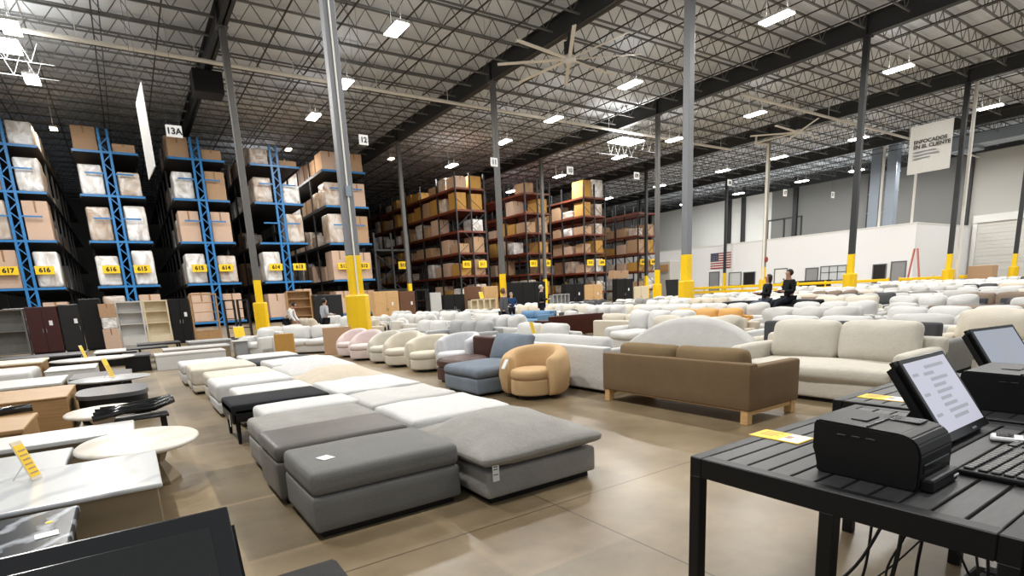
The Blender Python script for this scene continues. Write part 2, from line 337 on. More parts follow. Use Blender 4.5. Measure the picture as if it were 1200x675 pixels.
# ================================================================== SETTING
GX = [-11.347 + 18.2278 * i for i in range(0, 7)]      # girder lines
RY = [1.9715 + 17.8535 * i for i in range(0, 6)]       # column rows
XW, YB, ZD = 99.0, 104.0, 19.0
bm = nb(); box(bm, -30, XW + 1, -14, YB + 1, -.2, 0); struct('floor', bm, M['floor'])
bm = nb(); box(bm, -30, XW + 1, -2, YB + 1, ZD, ZD + .3); struct('ceiling', bm, M['deck'])
bm = nb(); box(bm, -30, XW + 1, YB, YB + .4, 0, ZD); struct('wall_back', bm, M['dark_wall'])
# right wall: white paint beyond the offices, grey paint above them, a paler tone by the dock doors
bm = nb(); box(bm, XW, XW + .4, 59.5, YB, 0, ZD); struct('wall_right', bm, M['white_wall'])
bm = nb(); box(bm, XW, XW + .4, 30.2, 59.5, 0, ZD); struct('wall_right_grey', bm, M['grey_wall'])
bm = nb(); box(bm, XW, XW + .4, -10, 30.2, 0, ZD); struct('wall_right_dock', bm, M['light_wall'])
bm = nb()
for y in (68, 65, 55, 43, 30.5, 78, 88): box(bm, XW - .5, XW, y - .35, y + .35, 0, ZD)
struct('trim_1', bm, M['girder'])
bm = nb()
for a, b_, c_, d_ in ((60.1, 53.8, 12.2, 12.4), (60.1, 53.8, 7.6, 7.8)): box(bm, XW - .15, XW, b_, a, c_, d_)
for y in (60.1, 57, 53.9): box(bm, XW - .15, XW, y - .12, y + .12, 7.6, 12.4)
struct('trim_2', bm, M['girder'])
# girders
bm = nb()
def ibeam_y(bm, x, y0, y1, z0, z1, w=.45):
    box(bm, x - w/2, x + w/2, y0, y1, z0, z0 + .06); box(bm, x - w/2, x + w/2, y0, y1, z1 - .06, z1); box(bm, x - .04, x + .04, y0, y1, z0, z1)
for i, x in enumerate(GX):
    bm = nb(); ibeam_y(bm, x, 2, YB, 17.15, 18.45, .5)
    for y in RY[1:]: box(bm, x - .22, x + .22, y - .02, y + .02, 17.15, 18.45)
    struct('trim_%d' % (3 + i), bm, M['girder'])
# joists: one open web joist line, copied down the hall
def joist():
    bm = nb()
    zt, zb = 18.7, 17.55
    for a, b_ in zip(GX, GX[1:]):
        box(bm, a + .05, b_ - .05, -.06, .06, zt, zt + .1)
        box(bm, a + .35, b_ - .35, -.05, .05, zb, zb + .09)
        n = 12; w = (b_ - a - .4) / n
        for k in range(n):
            x0 = a + .2 + k * w
            bar(bm, (x0, 0, zt), (x0 + w / 2, 0, zb + .05), .045); bar(bm, (x0 + w / 2, 0, zb + .05), (x0 + w, 0, zt), .045)
    return bm
j0 = struct('trim_20', joist(), M['joist'])
ys = []
y = RY[1] - 2.55 * 5
while y < YB - 1: ys.append(y); y += 2.55
j0.location = (0, ys[0], 0)
for i, y in enumerate(ys[1:]):
    c = j0.copy(); COL.objects.link(c); c.location = (0, y, 0); c.name = 'trim_%d' % (21 + i)
# bridging rods running along the hall
bm = nb()
for a, b_ in zip(GX, GX[1:]):
    for t in (.16, .33, .5, .67, .84):
        x = a + (b_ - a) * t
        box(bm, x - .035, x + .035, 6, YB, 17.48, 17.55)
        if t in (.33, .67): box(bm, x + .4, x + .46, 6, YB, 18.6, 18.66)
struct('trim_100', bm, M['rod'])
# sprinkler main and branch pipes
bm = nb(); cyl(bm, (-14, 42.7, 17.05), (62, 42.7, 17.05), .13, n=12); cyl(bm, (-14, 43.3, 17.25), (30, 43.3, 17.25), .07, n=8)
for x in range(-12, 62, 6): box(bm, x - .02, x + .02, 42.68, 42.72, 17.05, 18.7)
tag(obj('sprinkler_pipe', bm, M['pipe'], smooth=False), 'long white sprinkler pipe hung under the roof joists across the hall', 'pipe')
bm = nb(); cyl(bm, (44, 29.5, 16.6), (98, 29.5, 16.6), .12, n=12)
for x in range(46, 98, 6): box(bm, x - .02, x + .02, 29.48, 29.52, 16.6, 18.7)
tag(obj('sprinkler_pipe', bm, M['pipe']), 'pale pipe hung under the joists near the dock doors', 'pipe')

# office block against the right wall
OX, OY0, OY1, OZ = 81.0, 29.8, 96.0, 7.55
bm = nb(); box(bm, OX, XW, OY0, OY1, 0, OZ); struct('wall_office', bm, M['office'])
bm = nb(); box(bm, OX - .06, XW, OY0 - .06, OY1, OZ, OZ + .18); struct('trim_101', bm, M['white_wall'])
def opening(name, n, y0, y1, z0, z1, mt, frame=M['joist'], x=OX, depth=.12):
    bm = nb(); 
    for a, b_, c_, d_ in ((y0 - .12, y0, z0, z1), (y1, y1 + .12, z0, z1), (y0 - .12, y1 + .12, z1, z1 + .12)): box(bm, x - depth, x + .02, a, b_, c_, d_)
    if z0 > .3: box(bm, x - depth, x + .02, y0 - .12, y1 + .12, z0 - .12, z0)
    f = struct('%s_%d' % (name, n), bm, frame)
    bm = nb(); box(bm, x - .05, x + .01, y0, y1, z0, z1); obj('panel' if name == 'door' else 'pane', bm, mt, f)
    return f
opening('door', 1, 41.4, 43.0, 0, 3.0, M['doorgrey'])
opening('door', 2, 30.6, 32.1, 0, 3.1, M['doorgrey'])
opening('door', 3, 32.8, 34.2, 0, 2.9, M['windowd'])
f = opening('window', 1, 37.6, 40.9, 1.3, 3.1, M['window'])
bm = nb(); 
for y in (38.7, 39.8): box(bm, OX - .1, OX - .06, y - .04, y + .04, 1.3, 3.1)
box(bm, OX - .1, OX - .06, 37.6, 40.9, 2.3, 2.36); obj('muntin', bm, M['girder'], f)
opening('window', 2, 45.9, 47.7, 1.2, 3.2, M['paper'])
opening('window', 3, 51.0, 52.8, 1.2, 3.0, M['windowd'])
opening('window', 4, 53.4, 55.4, 1.2, 3.1, M['window'])
opening('door', 4, 57.4, 59.1, 0, 3.4, M['doorgrey'])
# dock doors in the pale wall
def dock(n, y0, y1):
    bm = nb(); box(bm, XW - .3, XW, y0 - .5, y0, 0, 8.4); box(bm, XW - .3, XW, y1, y1 + .5, 0, 8.4); box(bm, XW - .45, XW, y0 - .5, y1 + .5, 8.0, 9.0)
    f = struct('door_%d' % n, bm, M['white_wall'])
    bm = nb()
    for k in range(16): box(bm, XW - .16 - .03 * (k % 2), XW - .02, y0, y1, k * .5, k * .5 + .49)
    obj('roller_shutter', bm, M['dockdoor'], f)
dock(5, 22.6, 29.0); dock(6, 12.5, 19)

# ------------------------------------------------------------------ columns with yellow guards
def column(x, y, lab, s=.36, zt=17.15, guard=True, mt=None, g0=0., g1=1.8, paint=3.15, gr=.36):
    t = thing('steel_column', lab, 'column', (x, y, 0), 0, 'roof columns')
    bm = nb()
    bbox(bm, -s/2, s/2, -s/2, s/2, paint, zt - .06, .03, 2)
    box(bm, -.3, .3, -.3, .3, zt - .06, zt)
    obj('post', bm, mt or M['col'], t)
    bm = nb(); bbox(bm, -s/2 - .01, s/2 + .01, -s/2 - .01, s/2 + .01, 0, paint, .02); obj('painted_base', bm, M['yellow'], t)
    if guard:
        bm = nb(); prof = [(gr * .94, .02), (gr, .06), (gr, g1 - .06), (gr * .92, g1)]
        b2 = nb(); lathe(b2, prof, 8); bmesh.ops.rotate(b2, cent=(0,0,0), matrix=Matrix.Rotation(R(22.5), 3, 'Z'), verts=b2.verts); merge(bm, b2)
        obj('column_guard', bm, M['yguard'], t)
    return t
names = {
 (0,1): 'tall grey steel column with a wide yellow guard beside the blush chairs', (0,2): 'grey column with yellow guard in front of the blue racks, by the white sofas',
 (1,1): 'grey column with yellow guard behind the camel leather sofa', (1,2): 'grey column with yellow foot behind the people at the dark cabinets',
 (2,2): 'grey column with yellow guard at the end of the brown racks', (2,1): 'dark grey column with yellow guard in front of the framed office window',
 (3,1): 'dark grey column with yellow guard before the corner of the white offices', (3,2): 'pipe-clad column with a round sign in front of the flagged office wall',
 (1,3): 'grey column rising out of the dark rack beside the brown racks', (2,3): 'slim column standing between two brown racks under the sign reading 10',
 (3,3): 'slim dark column between the brown racks and the white wall', (4,1): 'column with yellow foot before the dock door', (4,3): 'black column against the white upper wall', (3,4): 'farthest dark column beyond the brown racks', (4,4): 'column beside the far white wall'}
for (i, j), lab in names.items():
    x, y = GX[1 + i], RY[j]
    g = (i, j) not in ((1,3), (2,3), (0,3), (4,3), (3,4), (4,4))
    t = column(x, y, lab, s=.40 if (i, j) in ((0,1), (1,1)) else .36, guard=g and (i, j) != (1, 2), gr=.42 if i < 2 else .45, mt=M['colwarm'] if (i, j) == (3, 2) else (M['girder'] if i in (3, 4) or (i, j) == (2, 1) else (M['coll'] if j == 1 else None)))
    if (i, j) in ((0, 1),):
        bm = nb(); cyl(bm, (-.02, -.24, 0.2), (-.02, -.24, 17), .03, n=8); obj('conduit', bm, M['pipe'], t)
        bm = nb(); bbox(bm, -.1, .08, -.3, -.2, 5.1, 5.45, .01); obj('switch_box', bm, M['duct'], t)
    if (i, j) == (3, 2):
        bm = nb(); b2 = nb(); lathe(b2, [(.3, -.02), (.3, .02)], 20); bmesh.ops.rotate(b2, cent=(0,0,0), matrix=Matrix.Rotation(R(90), 3, 'X'), verts=b2.verts)
        bmesh.ops.translate(b2, vec=(0, -.3, 4.0), verts=b2.verts); merge(bm, b2); obj('round_sign', bm, M['flag_r'], t)
        bm = nb(); cyl(bm, (-.3, -.1, .3), (-.3, -.1, 16.4), .12, n=10); cyl(bm, (-.3, -.1, 16.4), (-2.6, -.1, 16.2), .12, n=10); cyl(bm, (-2.6, -.1, 16.2), (-2.6, -.1, 17), .1, n=10); obj('downpipe', bm, M['pipe'], t)

# ------------------------------------------------------------------ ceiling lights
def lamp_proto(name, L_, W_, mt):
    t = thing(name, '', 'ceiling light')
    bm = nb(); bbox(bm, -W_/2, W_/2, -L_/2, L_/2, .02, .16, .02); 
    for s in (-1, 1): cyl(bm, (0, s * L_ * .35, .16), (0, s * L_ * .35, 2.73), .015, n=6)
    obj('housing', bm, M['lamp_body'], t)
    bm = nb(); bbox(bm, -W_/2 + .02, W_/2 - .02, -L_/2 + .02, L_/2 - .02, -.05, .02, .02); obj('lens', bm, mt, t)
    return t
def area(name, parent, power, sx, sy, z, up=False, col=(1, .985, .955)):
    ld = bpy.data.lights.new(name, 'AREA'); ld.shape = 'RECTANGLE'; ld.size = sx; ld.size_y = sy; ld.energy = power; ld.color = col
    lo = bpy.data.objects.new(name, ld); COL.objects.link(lo); lo.parent = parent; lo.location = (0, 0, z)
    if up: lo.rotation_euler = (math.pi, 0, 0)
    return lo
lp = lamp_proto('high_bay_light', 1.8, .8, M['lamp'])
area('lamp_glow', lp, LAMP_W, .45, 1.6, -.08); area('ceiling_fill', lp, UP_W, .45, 1.6, .25, True)  # the upward area light is added to brighten the ceiling
XS = [-2.7, 14.7, 33.1, 49.0, 68.3, 88.0]
XN = ['over the marble tables', 'over the ottomans', 'over the sofa rows', 'over the far sofa rows', 'before the office wall', 'by the dock wall']
YS = [2.0, 11.5, 20.1, 31.4, 40.4, 48.2, 59.0, 70.0]
YN = ['behind the checkout', 'near the checkout', 'level with the first columns', 'in front of the racks', 'by the long pipe', 'past the long pipe', 'deep above the racks', 'deepest above the racks']
first = True
for i, x in enumerate(XS):
    for j, yy in enumerate(YS):
        if x < 0 and j > 6: continue
        if 20 < x < 45 and j > 6: continue
        if x < 20 and j == 6: continue
        lab = 'high bay light ' + XN[i] + ', ' + YN[j]
        if first: lp.location = (x, yy, 16.25); lp['label'] = lab; lp['group'] = 'high bay lights'; first = False
        else: dup(lp, (x, yy, 16.25), 0, lab, 'high bay lights')
wl = lamp_proto('high_bay_light', .8, .5, M['lampw']); wl.location = (15.2, 58.9, 16.25); wl['label'] = 'warm glowing light over the aisle beside the last blue rack'
area('lamp_glow', wl, 260, .45, .7, -.08, col=(1, .8, .55))
dup(wl, (25.6, 58.6, 16.25), 0, 'warm light just above the slim column by the dark rack')
dup(wl, (-2.6, 59.6, 16.25), 0, 'light glowing in the aisle between the two end blue racks')
# two bright multi-lamp banks carried on white trusses
def bank(x, y, z, lab):
    t = thing('truss_light', lab, 'ceiling light', (x, y, z))
    bm = nb(); bbox(bm, -1.6, 1.6, -1.0, 1.0, 0, .1, .02); obj('lens', bm, M['lamp'], t)
    bm = nb()
    for yy in (-1.2, 1.2):
        bar(bm, (-3, yy, -1.0), (3, yy, -1.0), .05)
        for k in range(4): bar(bm, (-1.4 + k, yy, 0), (-1 + k, yy, -1.0), .03); bar(bm, (-.6 + k, yy, 0), (-1 + k, yy, -1.0), .03)
    obj('truss', bm, M['joist'], t)
    bm = nb()
    for sx in (-1.4, 1.4): cyl(bm, (sx, 0, .1), (sx, 0, ZD - z), .02, n=6)
    obj('hanger', bm, M['rod'], t)
    area('lamp_glow', t, 600, 3, 2, -.1)
bank(44.1, 42.4, 16.0, 'bright white lamp bank on a white truss in mid hall'); bank(-4.2, 42.5, 16.0, 'blown-out lamp bank on a white truss above the end blue rack')

# ------------------------------------------------------------------ ceiling fans
def fan(x, y, z, r, a0, lab):
    t = thing('ceiling_fan', lab, 'fan', (x, y, z), a0)
    bm = nb(); lathe(bm, [(.28, -.12), (.42, -.05), (.42, .1), (.2, .25)], 24); obj('hub', bm, M['lamp_body'], t, True)
    bm = nb(); cyl(bm, (0, 0, .2), (0, 0, 17.2 - z), .09); box(bm, -.22, .22, -.22, .22, .3, 1.0); obj('motor_mount', bm, M['girder'], t)
    for k in range(8):
        a = 2 * math.pi * k / 8; T = Matrix.Rotation(a, 4, 'Z') @ Matrix.Rotation(R(12), 4, 'X')
        bm = nb(); bbox(bm, .3, r, -.12, .12, -.02, .03, .015, T=T); obj('blade', bm, M['pipe'], t)
fan(25.1, 28.9, 15.7, 4.5, R(8), 'huge pale eight-blade ceiling fan hanging below the long black girder')
fan(57.7, 32.2, 15.9, 4.6, R(4), 'second large fan, seen nearly edge-on near the office side')
bm = nb()
bbox(bm, 5.8, 7.6, 43.6, 45.2, 15.5, 16.9, .05); box(bm, 6.7, 7.0, 44.2, 44.5, 16.9, 17.2)
tag(obj('unit_heater', bm, M['black']), 'black unit heater box hung under the girder above the blue racks', 'heater')
# ducts on top of the offices
for k, (y, w) in enumerate(((37.2, 1.3), (35.3, 1.2))):
    bm = nb(); bbox(bm, 87 - w / 2, 87 + w / 2, y - w / 2, y + w / 2, OZ + .18, 18.4, .08)
    for z in (10, 12.5, 15): box(bm, 87 - w/2 - .05, 87 + w/2 + .05, y - w/2 - .05, y + w/2 + .05, z, z + .08)
    tag(obj('vertical_duct', bm, M['duct']), ('bluish metal duct standing on the office roof, nearer the banner' if k else 'grey metal duct standing on the office roof, farther from the banner'), 'duct')
bm = nb(); bbox(bm, 88, 91, 14, 28.3, 16.6, 17.9, .1); bbox(bm, 88.2, 90.8, 26.8, 29.8, 16.2, 18.2, .1)
tag(obj('air_duct', bm, M['duct']), 'boxy blue-grey air duct under the roof by the dock doors', 'duct')
for x, y, z0, z1, lab in ((81.6, 34.3, OZ + .18, 19, 'thin white pole in front of the grey duct'), (81.6, 30.6, OZ + .18, 19, 'white pole running up behind the banner'), (62.25, 19.4, 0, 19, 'white vertical pipe along the column by the office corner')):
    bm = nb(); cyl(bm, (x, y, z0), (x, y, z1), .14, n=10); tag(obj('white_pipe', bm, M['pipe']), lab, 'pipe')

# ------------------------------------------------------------------ banners and hanging signs
t = thing('hanging_banner', 'pale grey banner with black Spanish lettering hanging near the dock doors', 'banner', (58, 20.9, 0))
bm = nb()
n = 8
P = []
for i in range(n + 1):
    yy = 1.55 - 3.1 * i / n; sag = .12 * math.sin(i / n * math.pi)
    P.append(((.05 * math.sin(i * 1.3), yy)))
for i in range(n):
    (xa, ya), (xb, yb) = P[i], P[i+1]
    vs = [bm.verts.new(p) for p in ((xa, ya, 10.02), (xb, yb, 10.02), (xb, yb, 13.9), (xa, ya, 13.9), (xa + .02, ya, 10.02), (xb + .02, yb, 10.02), (xb + .02, yb, 13.9), (xa + .02, ya, 13.9))]
    for f in ((0,1,2,3),(7,6,5,4),(0,4,5,1),(3,2,6,7)): bm.faces.new([vs[k] for k in f])
obj('banner_sheet', bm, M['light_wall'], t)
rot = (R(90), 0, R(-90))
text('lettering', 'ENFOCADOS\nEN EL CLIENTE', .40, M['ink'], t, (-.09, 1.2, 12.35), rot, .012, 'LEFT')
bm = nb()
for k, (a, b_) in enumerate(((1.2, -.5), (1.2, -.7), (1.2, -.1))): box(bm, -.105, -.09, b_, a, 11.72 - k * .26, 11.80 - k * .26)
obj('fine_print', bm, M['coll'], t)
bm = nb()
for yy in (-1.5, 1.5): cyl(bm, (0, yy, 13.9), (0, yy, 18.6), .012, n=6)
obj('hanger', bm, M['rod'], t)
t = thing('hanging_banner', 'white banner seen edge-on, hanging before the blue racks', 'banner', (1.6, 27.0, 0))
bm = nb(); box(bm, -.015, .015, -1.3, 1.3, 6.9, 9.8); obj('banner_sheet', bm, M['sign'], t)
for k, v in enumerate(t.children[0].data.vertices):
    if v.co.y < 0: v.co.x += .10
    else: v.co.x += -.02
bm = nb()
for yy in (-1.2, 1.2): cyl(bm, (.03, yy, 9.8), (.03, yy, 18.6), .01, n=6)
obj('hanger', bm, M['rod'], t)
def aisle_sign(x, y, z, s, w, h):
    t = thing('aisle_sign', 'square white aisle sign reading ' + s + ' hanging from the roof', 'sign', (x, y, z), 0, 'aisle signs')
    bm = nb(); bbox(bm, -w/2, w/2, -.02, .02, -h/2, h/2, .01); obj('board', bm, M['sign'], t)
    text('lettering', s, h * .72, M['ink'], t, (0, -.03, -.01), (R(90), 0, 0), .012)
    bm = nb()
    for sx in (-1, 1): cyl(bm, (sx * w * .4, 0, h/2), (sx * w * .4, 0, ZD - z), .008, n=5)
    obj('hanger', bm, M['rod'], t)
for x, s, z, w in ((2.93, '13A', 9.33, .62), (11.64, '12', 9.88, .5), (19.81, '11', 9.47, .5), (25.86, '10', 9.45, .56), (32.24, '09', 9.58, .56), (43.47, '08', 9.84, .56)):
    aisle_sign(x, 30, z, s, w, .5)
for x, s, z in ((51.99, '07', 9.5), (60.76, '06', 9.8)): aisle_sign(x, 30, z, s, .6, .6)

# ================================================================== RACKS
RYF = 56.5
KR = 56.5 / 33
def zr(z): return max(.3, KR * z - 1.1)
def blue_rack(cx, lab, labels, depth=42):
    cx *= KR
    t = thing('pallet_rack', lab, 'rack', (cx, RYF, 0), 0, 'blue racks')
    top = zr(9.9); w = 1.25 * KR
    # central laced uprights facing the hall
    for k, sx in enumerate((-1, 1)):
        bm = nb(); x = sx * .29; box(bm, x - .09, x + .09, -.09, .09, 0, top); obj('upright', bm, M['blue'], t)
    bm = nb(); z = .3; s = 1
    while z < top - .7:
        bar(bm, (-.29 * s, -.02, z), (.29 * s, -.02, z + .65), .075); s = -s; z += .65
    obj('lacing', bm, M['blue'], t)
    for lv in (.9, 2.86, 4.93, 7.0, 8.93):
        lv = zr(lv)
        bm = nb(); box(bm, -w, w, -.08, .08, lv - .17, lv); obj('end_beam', bm, M['blue'], t)
        bm = nb(); box(bm, -w, w, .09, depth, lv - .16, lv - .06); obj('shelf_deck', bm, M['blackrack'], t)
        for sx in (-1, 1): bm = nb(); box(bm, sx * w - .05, sx * w + .05, .09, depth, lv - .25, lv); obj('side_beam', bm, M['blackrack'], t)
    for lv in (3.7, 5.9, 7.9):
        for sx in (-1, 1): bm = nb(); box(bm, min(sx*.4, sx*1.6), max(sx*.4, sx*1.6), -.13, -.08, zr(lv), zr(lv) + .12); obj('label_rail', bm, M['blue'], t)
    for k in range(5):
        for sx in (-1, 1):
            bm = nb(); x = sx * (w - .06); yy = 4.6 * (k + 1); box(bm, x - .07, x + .07, yy - .07, yy + .07, 0, top); obj('upright', bm, M['blackrack'], t)
    for sx, s in zip((-1, 1), labels):
        bm = nb(); bbox(bm, sx * 1.06 - .58, sx * 1.06 + .58, -.2, -.14, zr(3.43), zr(3.80), .015); p = obj('location_label', bm, M['tag_y'], t)
        text('lettering', s, .46, M['ink'], p, (sx * 1.06, -.21, (zr(3.43) + zr(3.8)) / 2), (R(90), 0, 0), .02)
    return t
BX = [-3.38, .31, 4.0, 7.7, 11.45]
BL = ['two-sided blue rack of wrapped goods at the far end, behind the red cabinet', 'blue rack directly behind the white glass cabinet and cream bookcase', 'blue rack under the sign reading 13A', 'blue rack behind the two shoppers and the oak shelving', 'blue-shelved rack behind the tall column with the wide yellow guard']
BLAB = [('617', '616'), ('616', '615'), ('615', '614'), ('614', '613'), ('513', '512')]
for x, l, bl in zip(BX, BL, BLAB): blue_rack(x, l, bl)
def brown_rack(cx, lab, labels, depth=44, levels=(1.4, 2.92, 4.4, 5.8, 7.15, 8.5), nb_=10, mtp=None, mtb=None):
    cx *= KR; w = 1.13 * KR; dy = 4.4
    t = thing('pallet_rack', lab, 'rack', (cx, RYF, 0), 0, 'brown racks')
    for k in range(nb_):
        yy = k * dy
        for sx in (-1, 0, 1):
            if k > 4 and sx != -1: continue
            bm = nb(); x = sx * (w - .06); h = min(16.9, zr(levels[-1]) + 1.6); box(bm, x - .08, x + .08, yy - .08, yy + .08, 0, h); obj('upright', bm, mtp or M['blackrack'], t)
        if k < 5:
            bm = nb(); z = .3; s = 1; h = zr(levels[-1])
            while z < h - 1.5:
                a = w - .06
                bar(bm, (-a if s > 0 else 0, yy, z), (0 if s > 0 else -a, yy, z + 1.5), .055); bar(bm, (0 if s > 0 else a, yy, z), (a if s > 0 else 0, yy, z + 1.5), .055); s = -s; z += 1.5
            obj('lacing', bm, mtp or M['blackrack'], t)
    for lv in levels:
        lv = zr(lv)
        for sx in (-1, 1):
            bm = nb(); box(bm, sx * w - .05, sx * w + .05, 0, nb_ * dy, lv - .24, lv); obj('beam', bm, mtb or M['brownrack'], t)
        bm = nb(); box(bm, -w + .06, w - .06, -.05, .05, lv - .2, lv); obj('end_beam', bm, mtb or M['brownrack'], t)
        bm = nb(); box(bm, -w + .06, w - .06, .06, nb_ * dy, lv - .1, lv - .04); obj('shelf_deck', bm, mtb or M['brownrack'], t)
    for sx, s in zip((-1, 1), labels):
        if not s: continue
        bm = nb(); bbox(bm, sx * 1.06 - .55, sx * 1.06 + .55, -.2, -.14, zr(3.4), zr(3.85), .015); p = obj('location_label', bm, M['tag_y'], t)
        text('lettering', s, .46, M['ink'], p, (sx * 1.06, -.21, (zr(3.4) + zr(3.85)) / 2), (R(90), 0, 0), .02)
    return t
NX = [19.75, 25.3, 30.8, 36.7]
NL = ['first brown rack, its long side full of golden cartons', 'brown rack between the signs reading 11 and 10', 'brown rack under the sign reading 10, big white load on top', 'last brown rack, beside the white wall and yellow column']
NLAB = [('512', '511'), ('511', '510'), ('510', '509'), ('509', '508')]
for r, (x, l, bl) in enumerate(zip(NX, NL, NLAB)): brown_rack(x, l, bl, levels=(1.4, 2.92, 4.4, 5.8, 7.15, 8.5) if r < 3 else (1.4, 2.92, 4.4, 5.8, 7.6))
brown_rack(13.95, 'empty dark rack between the last blue rack and the first brown rack', ('', '513'), levels=(2.2, 4.6), nb_=4, mtb=M['blackrack'])

# loads on the racks
def mk_box(name, w, d, h, mt, tape=True, wobble=0.):
    if wobble:
        bm = nb(); rb(bm, (0, 0, h / 2), (w, d, h), .09, wob=wobble, seed=3); o = obj(name, bm, mt, None, True)
    else:
        bm = nb(); bbox(bm, -w/2, w/2, -d/2, d/2, 0, h, .015, 1); o = obj(name, bm, mt, None)
        if tape:
            bm = nb(); box(bm, -.04, .04, -d/2 - .004, d/2 + .004, h - .3, h + .004); obj('packing_tape', bm, M['tape'], o)
    return o
protos = {}
def load_proto(kind):
    if kind in protos: return protos[kind], False
    w, d, h = 1.0, 1.0, 1.0
    if kind == 'card': o = mk_box('cardboard_box', w, d, h, M['card'])
    elif kind == 'card2': o = mk_box('cardboard_box', w, d, h, M['card2'])
    elif kind == 'gold': o = mk_box('cardboard_box', w, d, h, M['card3'])
    elif kind == 'wrap': o = mk_box('wrapped_load', w, d, h, M['wrap'], False, .012)
    elif kind == 'wrap2': o = mk_box('wrapped_load', w, d, h, M['wrap2'], False, .012)
    protos[kind] = o; return o, True
DESC = {'card': 'brown carton', 'card2': 'pinkish tan carton', 'gold': 'golden carton', 'wrap': 'white wrapped load', 'wrap2': 'grey wrapped load'}
def load(kind, x, y, z, sc, lab, grp):
    o, fresh = load_proto(kind)
    if not fresh: o = copy_tree(o)
    o.location = (x, y, z); o.scale = sc
    tag(o, lab, 'load' if 'wrap' in kind else 'box', grp)
    if not grp and 'group' in o: del o['group']
rnd = random.Random(11)
BW = ['rack behind the red cabinet', 'rack behind the cream bookcase', 'rack under sign 13A', 'rack behind the shoppers', 'rack behind the wide guard']
# front loads, read off the photograph: (rack, side, level base, height, kind)
FL = [
 (0,-1,7.0,1.6,'card2'),(0,-1,4.93,1.8,'wrap2'),(0,-1,2.86,1.75,'card2'),(0,-1,.9,1.2,'wrap'),(0,1,8.93,1.1,'wrap'),(0,1,7.0,1.55,'wrap'),(0,1,4.93,1.8,'card2'),(0,1,2.86,1.7,'wrap'),(0,1,.9,1.4,'card2'),(0,-1,8.93,1.1,'wrap'),
 (1,-1,8.93,1.15,'card'),(1,-1,7.0,1.45,'wrap'),(1,-1,4.93,1.65,'wrap2'),(1,-1,2.86,1.5,'wrap'),(1,-1,.9,1.6,'wrap2'),(1,1,8.93,.5,'card'),(1,1,7.0,1.2,'wrap2'),(1,1,4.93,1.75,'wrap'),(1,1,2.86,1.75,'wrap'),(1,1,.9,1.6,'card2'),
 (2,-1,8.93,1.1,'card'),(2,-1,7.0,1.4,'wrap'),(2,-1,4.93,1.6,'card2'),(2,-1,2.86,1.6,'wrap'),(2,-1,.9,1.6,'card2'),(2,1,8.93,.6,'card'),(2,1,7.0,1.5,'card'),(2,1,4.93,1.6,'card2'),(2,1,2.86,1.5,'wrap2'),(2,1,.9,1.5,'card2'),
 (3,-1,8.93,.9,'wrap2'),(3,-1,7.0,1.4,'wrap2'),(3,-1,2.86,1.7,'wrap'),(3,-1,.9,1.4,'card2'),(3,1,7.0,1.1,'wrap'),(3,1,4.93,1.65,'wrap2'),(3,1,.9,1.6,'card2'),(3,1,8.93,.4,'card'),
 (4,-1,8.93,1.1,'card2'),(4,1,8.93,1.1,'card'),(4,-1,7.0,1.4,'wrap2'),(4,1,7.0,1.4,'card2'),(4,-1,4.93,1.75,'wrap2'),(4,1,4.93,1.65,'card'),(4,-1,2.86,1.75,'card2'),(4,1,2.86,1.65,'card2'),(4,-1,.9,1.4,'card2'),(4,1,.9,1.4,'card')]
LV = {.9: 'lowest', 2.86: 'second', 4.93: 'third', 7.0: 'fourth', 8.93: 'top'}
for r, sd, lv, h, k in FL:
    load(k, (BX[r] + sd * .72) * KR, RYF + 1.35, zr(lv), (1.55, 2.2, (h - .1) * KR), '%s, %s half of the %s shelf end, %s' % (DESC[k], 'left' if sd < 0 else 'right', LV[lv], BW[r]), 'loads at the blue rack ends')
for r, sd, cnt in ((0, 1, 6), (2, -1, 4), (3, -1, 5), (4, -1, 7), (1, -1, 2)):
    for lv in LV:
        for k in range(cnt):
            if rnd.random() < .12: continue
            kind = rnd.choice(['wrap2', 'card', 'wrap2', 'wrap', 'card2'])
            load(kind, (BX[r] + sd * .72) * KR, RYF + 3.85 + k * 2.3, zr(lv), (rnd.uniform(1.3, 1.7), rnd.uniform(1.5, 2.1), rnd.uniform(1.3, 2.5)), '%s, %s behind the end, %s shelf, %s' % (DESC[kind], ORD[k], LV[lv], BW[r]), 'loads along the blue racks')
NW = ['first brown rack', 'brown rack by sign 11', 'brown rack by sign 10', 'last brown rack']
NLN = ['lowest', 'second', 'third', 'fourth', 'fifth', 'top']
for r in range(4):
    NLV = (1.4, 2.92, 4.4, 5.8, 7.15, 8.5) if r < 3 else (1.4, 2.92, 4.4, 5.8, 7.6)
    for li, lv in enumerate(NLV):
        cnt = (11 if li > 0 else 3) if r == 0 else 4
        if r == 3 and li == 4: cnt = 0
        if li == 5: cnt = {0: 9, 1: 2, 2: 1}[r]
        for k in range(cnt):
            if rnd.random() < .2: continue
            kind = rnd.choice(['gold', 'gold', 'card', 'wrap2', 'card2', 'gold'] if li >= 4 else ['gold', 'card', 'card', 'wrap2', 'card2', 'wrap'] )
            h = rnd.uniform(.9, 2.0) if li < 5 else rnd.uniform(.8, 1.5)
            load(kind, (NX[r] - .56) * KR, RYF + 1.3 + k * 2.3 + rnd.uniform(-.05, .05), zr(lv), (rnd.uniform(1.3, 1.6), rnd.uniform(1.3, 2.1), h), '%s, %s from the hall end, %s shelf, %s' % (DESC[kind], ORD[k], NLN[li], NW[r]), 'loads along the brown racks')
        if not (r == 3 and li >= 4) and not (li == 5 and r in (1, 2)):
            kind = rnd.choice(['wrap2', 'card', 'wrap', 'gold'])
            load(kind, (NX[r] + .56) * KR, RYF + 1.3, zr(lv), (1.6, 1.9, rnd.uniform(1.2, 1.9) if li < 5 else 1.4), '%s, far half of the %s shelf end, %s' % (DESC[kind], NLN[li], NW[r]), 'loads at the brown rack ends')
